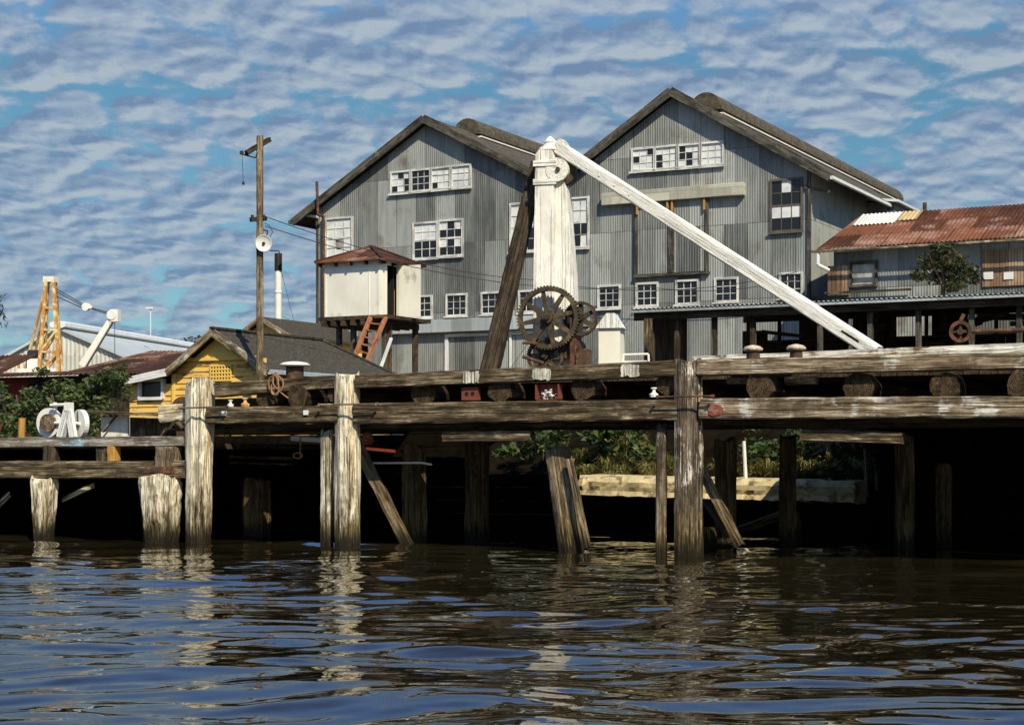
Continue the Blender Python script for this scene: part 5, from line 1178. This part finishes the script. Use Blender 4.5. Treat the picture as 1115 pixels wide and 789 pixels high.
q = wp(23, 460, 2.6); mb = MB(); mb.cyl((q.x, 2.6, 1.7), (q.x+.03, 2.6, wp(23, 455, 2.6).z), .07, n=8, seg=3, rough=.05); mb.build('stump_post', M['ochre'], frame=WF, label='short yellow brown post standing in the vine left of the white winch', cat='post')
# white winch with two discs
wn_ = thing('white_winch', 'small white hand winch with two discs on the low deck', 'winch', WF, (wp(70, 0, 1.2).x, 1.2, 1.78))
def wq(px, py, b=1.2): return wp(px, py, b)
kk = WF.depth(70, 1.2)/FPX
q = wq(54, 460); mb = MB(); n = 26; r = 16*kk; th=.09
mb.cyl((q.x, 1.15, q.z), (q.x, 1.24, q.z), r, n=28); d1 = mb.build('disc', M['white'], wn_)
mb = MB(); mb.cyl((q.x+.04, 1.07, q.z-.01), (q.x+.04, 1.149, q.z-.01), r*.62, n=22); mb.build('drum', M['pile_grey'], d1)
q = wq(87, 461); mb = MB(); mb.cyl((q.x, 1.15, q.z), (q.x+.04, 1.24, q.z), r*.95, n=28); d2 = mb.build('disc', M['white'], wn_)
mb = MB()
for a in range(5): t = a*1.257+.4; mb.beam((q.x, 1.145, q.z), (q.x+r*.85*math.cos(t), 1.145, q.z+r*.85*math.sin(t)), .012, .012)
mb.build('spoke', M['black'], d2)
mb = MB(); tp = wq(74, 447, 1.0); mb.beam(wq(66, 476, 1.0), tp, .15, .1, up=(0, 1, 0)); mb.beam(wq(80, 476, 1.0), tp+Vector((.03, 0, 0)), .12, .1, up=(0, 1, 0)); mb.build('stand', M['white_wood'], wn_)
mb = MB(); mb.cyl(wq(55, 441, 1.05), wq(78, 440, 1.05), .03, n=8); mb.cyl(wq(60, 438, 1.1), wq(60, 446, 1.1), .04, n=8); mb.cyl(wq(54, 460, 1.1), wq(87, 461, 1.1), .03, n=8); mb.box(tp.x-.06, tp.x+.06, .95, 1.1, tp.z-.02, tp.z+.16); mb.build('crank', M['white'], wn_)
# white tank and dark boat-like box
bxw = thing('concrete_tank', 'open white sided tank with board across the top on the low deck', 'tank', WF, (wp(140, 0, 2.2).x, 2.2, 1.78))
a = wq(110, 475, 1.8); c = wq(139, 454, 1.8); e = wq(181, 454, 1.8)
mb = MB(); mb.box(a.x, c.x, 1.8, 1.86, 1.78, c.z); mb.box(a.x, a.x+.05, 1.86, 3.2, 1.78, c.z); mb.build('front_panel', M['hutwhite'], bxw)
mb = MB(); mb.prism([(c.x, 1.78), (e.x-.2, 1.78), (e.x, c.z-.05), (c.x, c.z)], 1.87, 3.2); mb.build('side_panel', M['beam'], bxw)
mb = MB(); mb.beam(wq(95, 448, 1.7), wq(182, 452, 1.7), .35, .05, rough=.02, seg=8, cham=.1); mb.build('top_board', M['beam_pale'], bxw)
mb = MB(); mb.beam(wq(112, 470, 1.7), wq(127, 452, 1.7), .05, .03); mb.build('handle', M['beam'], bxw)
# small clutter between tank and pile
mb = MB(); mb.beam(wq(178, 474, .8), wq(192, 458, .8), .05, .05); mb.beam(wq(192, 458, .8), wq(203, 470, .8), .05, .05); mb.beam(wq(182, 468, .8), wq(202, 468, .8), .05, .04); mb.build('sawhorse', M['beam'], frame=WF, label='small grey sawhorse beside the bleached end pile on low deck', cat='sawhorse')
mb = MB(); q = wq(198, 435, 1.6); mb.cyl((q.x, 1.6, q.z-.2), (q.x, 2.1, q.z-.2), .26, n=20); mb.box(q.x-.2, q.x+.2, 1.7, 2.0, 1.8, q.z-.2); mb.build('rusty_drum', M['iron'], frame=WF, label='rusty dark drum on its side behind the bleached end pile', cat='drum')

for o in bpy.data.objects:
    if '_b' in o: del o['_b']
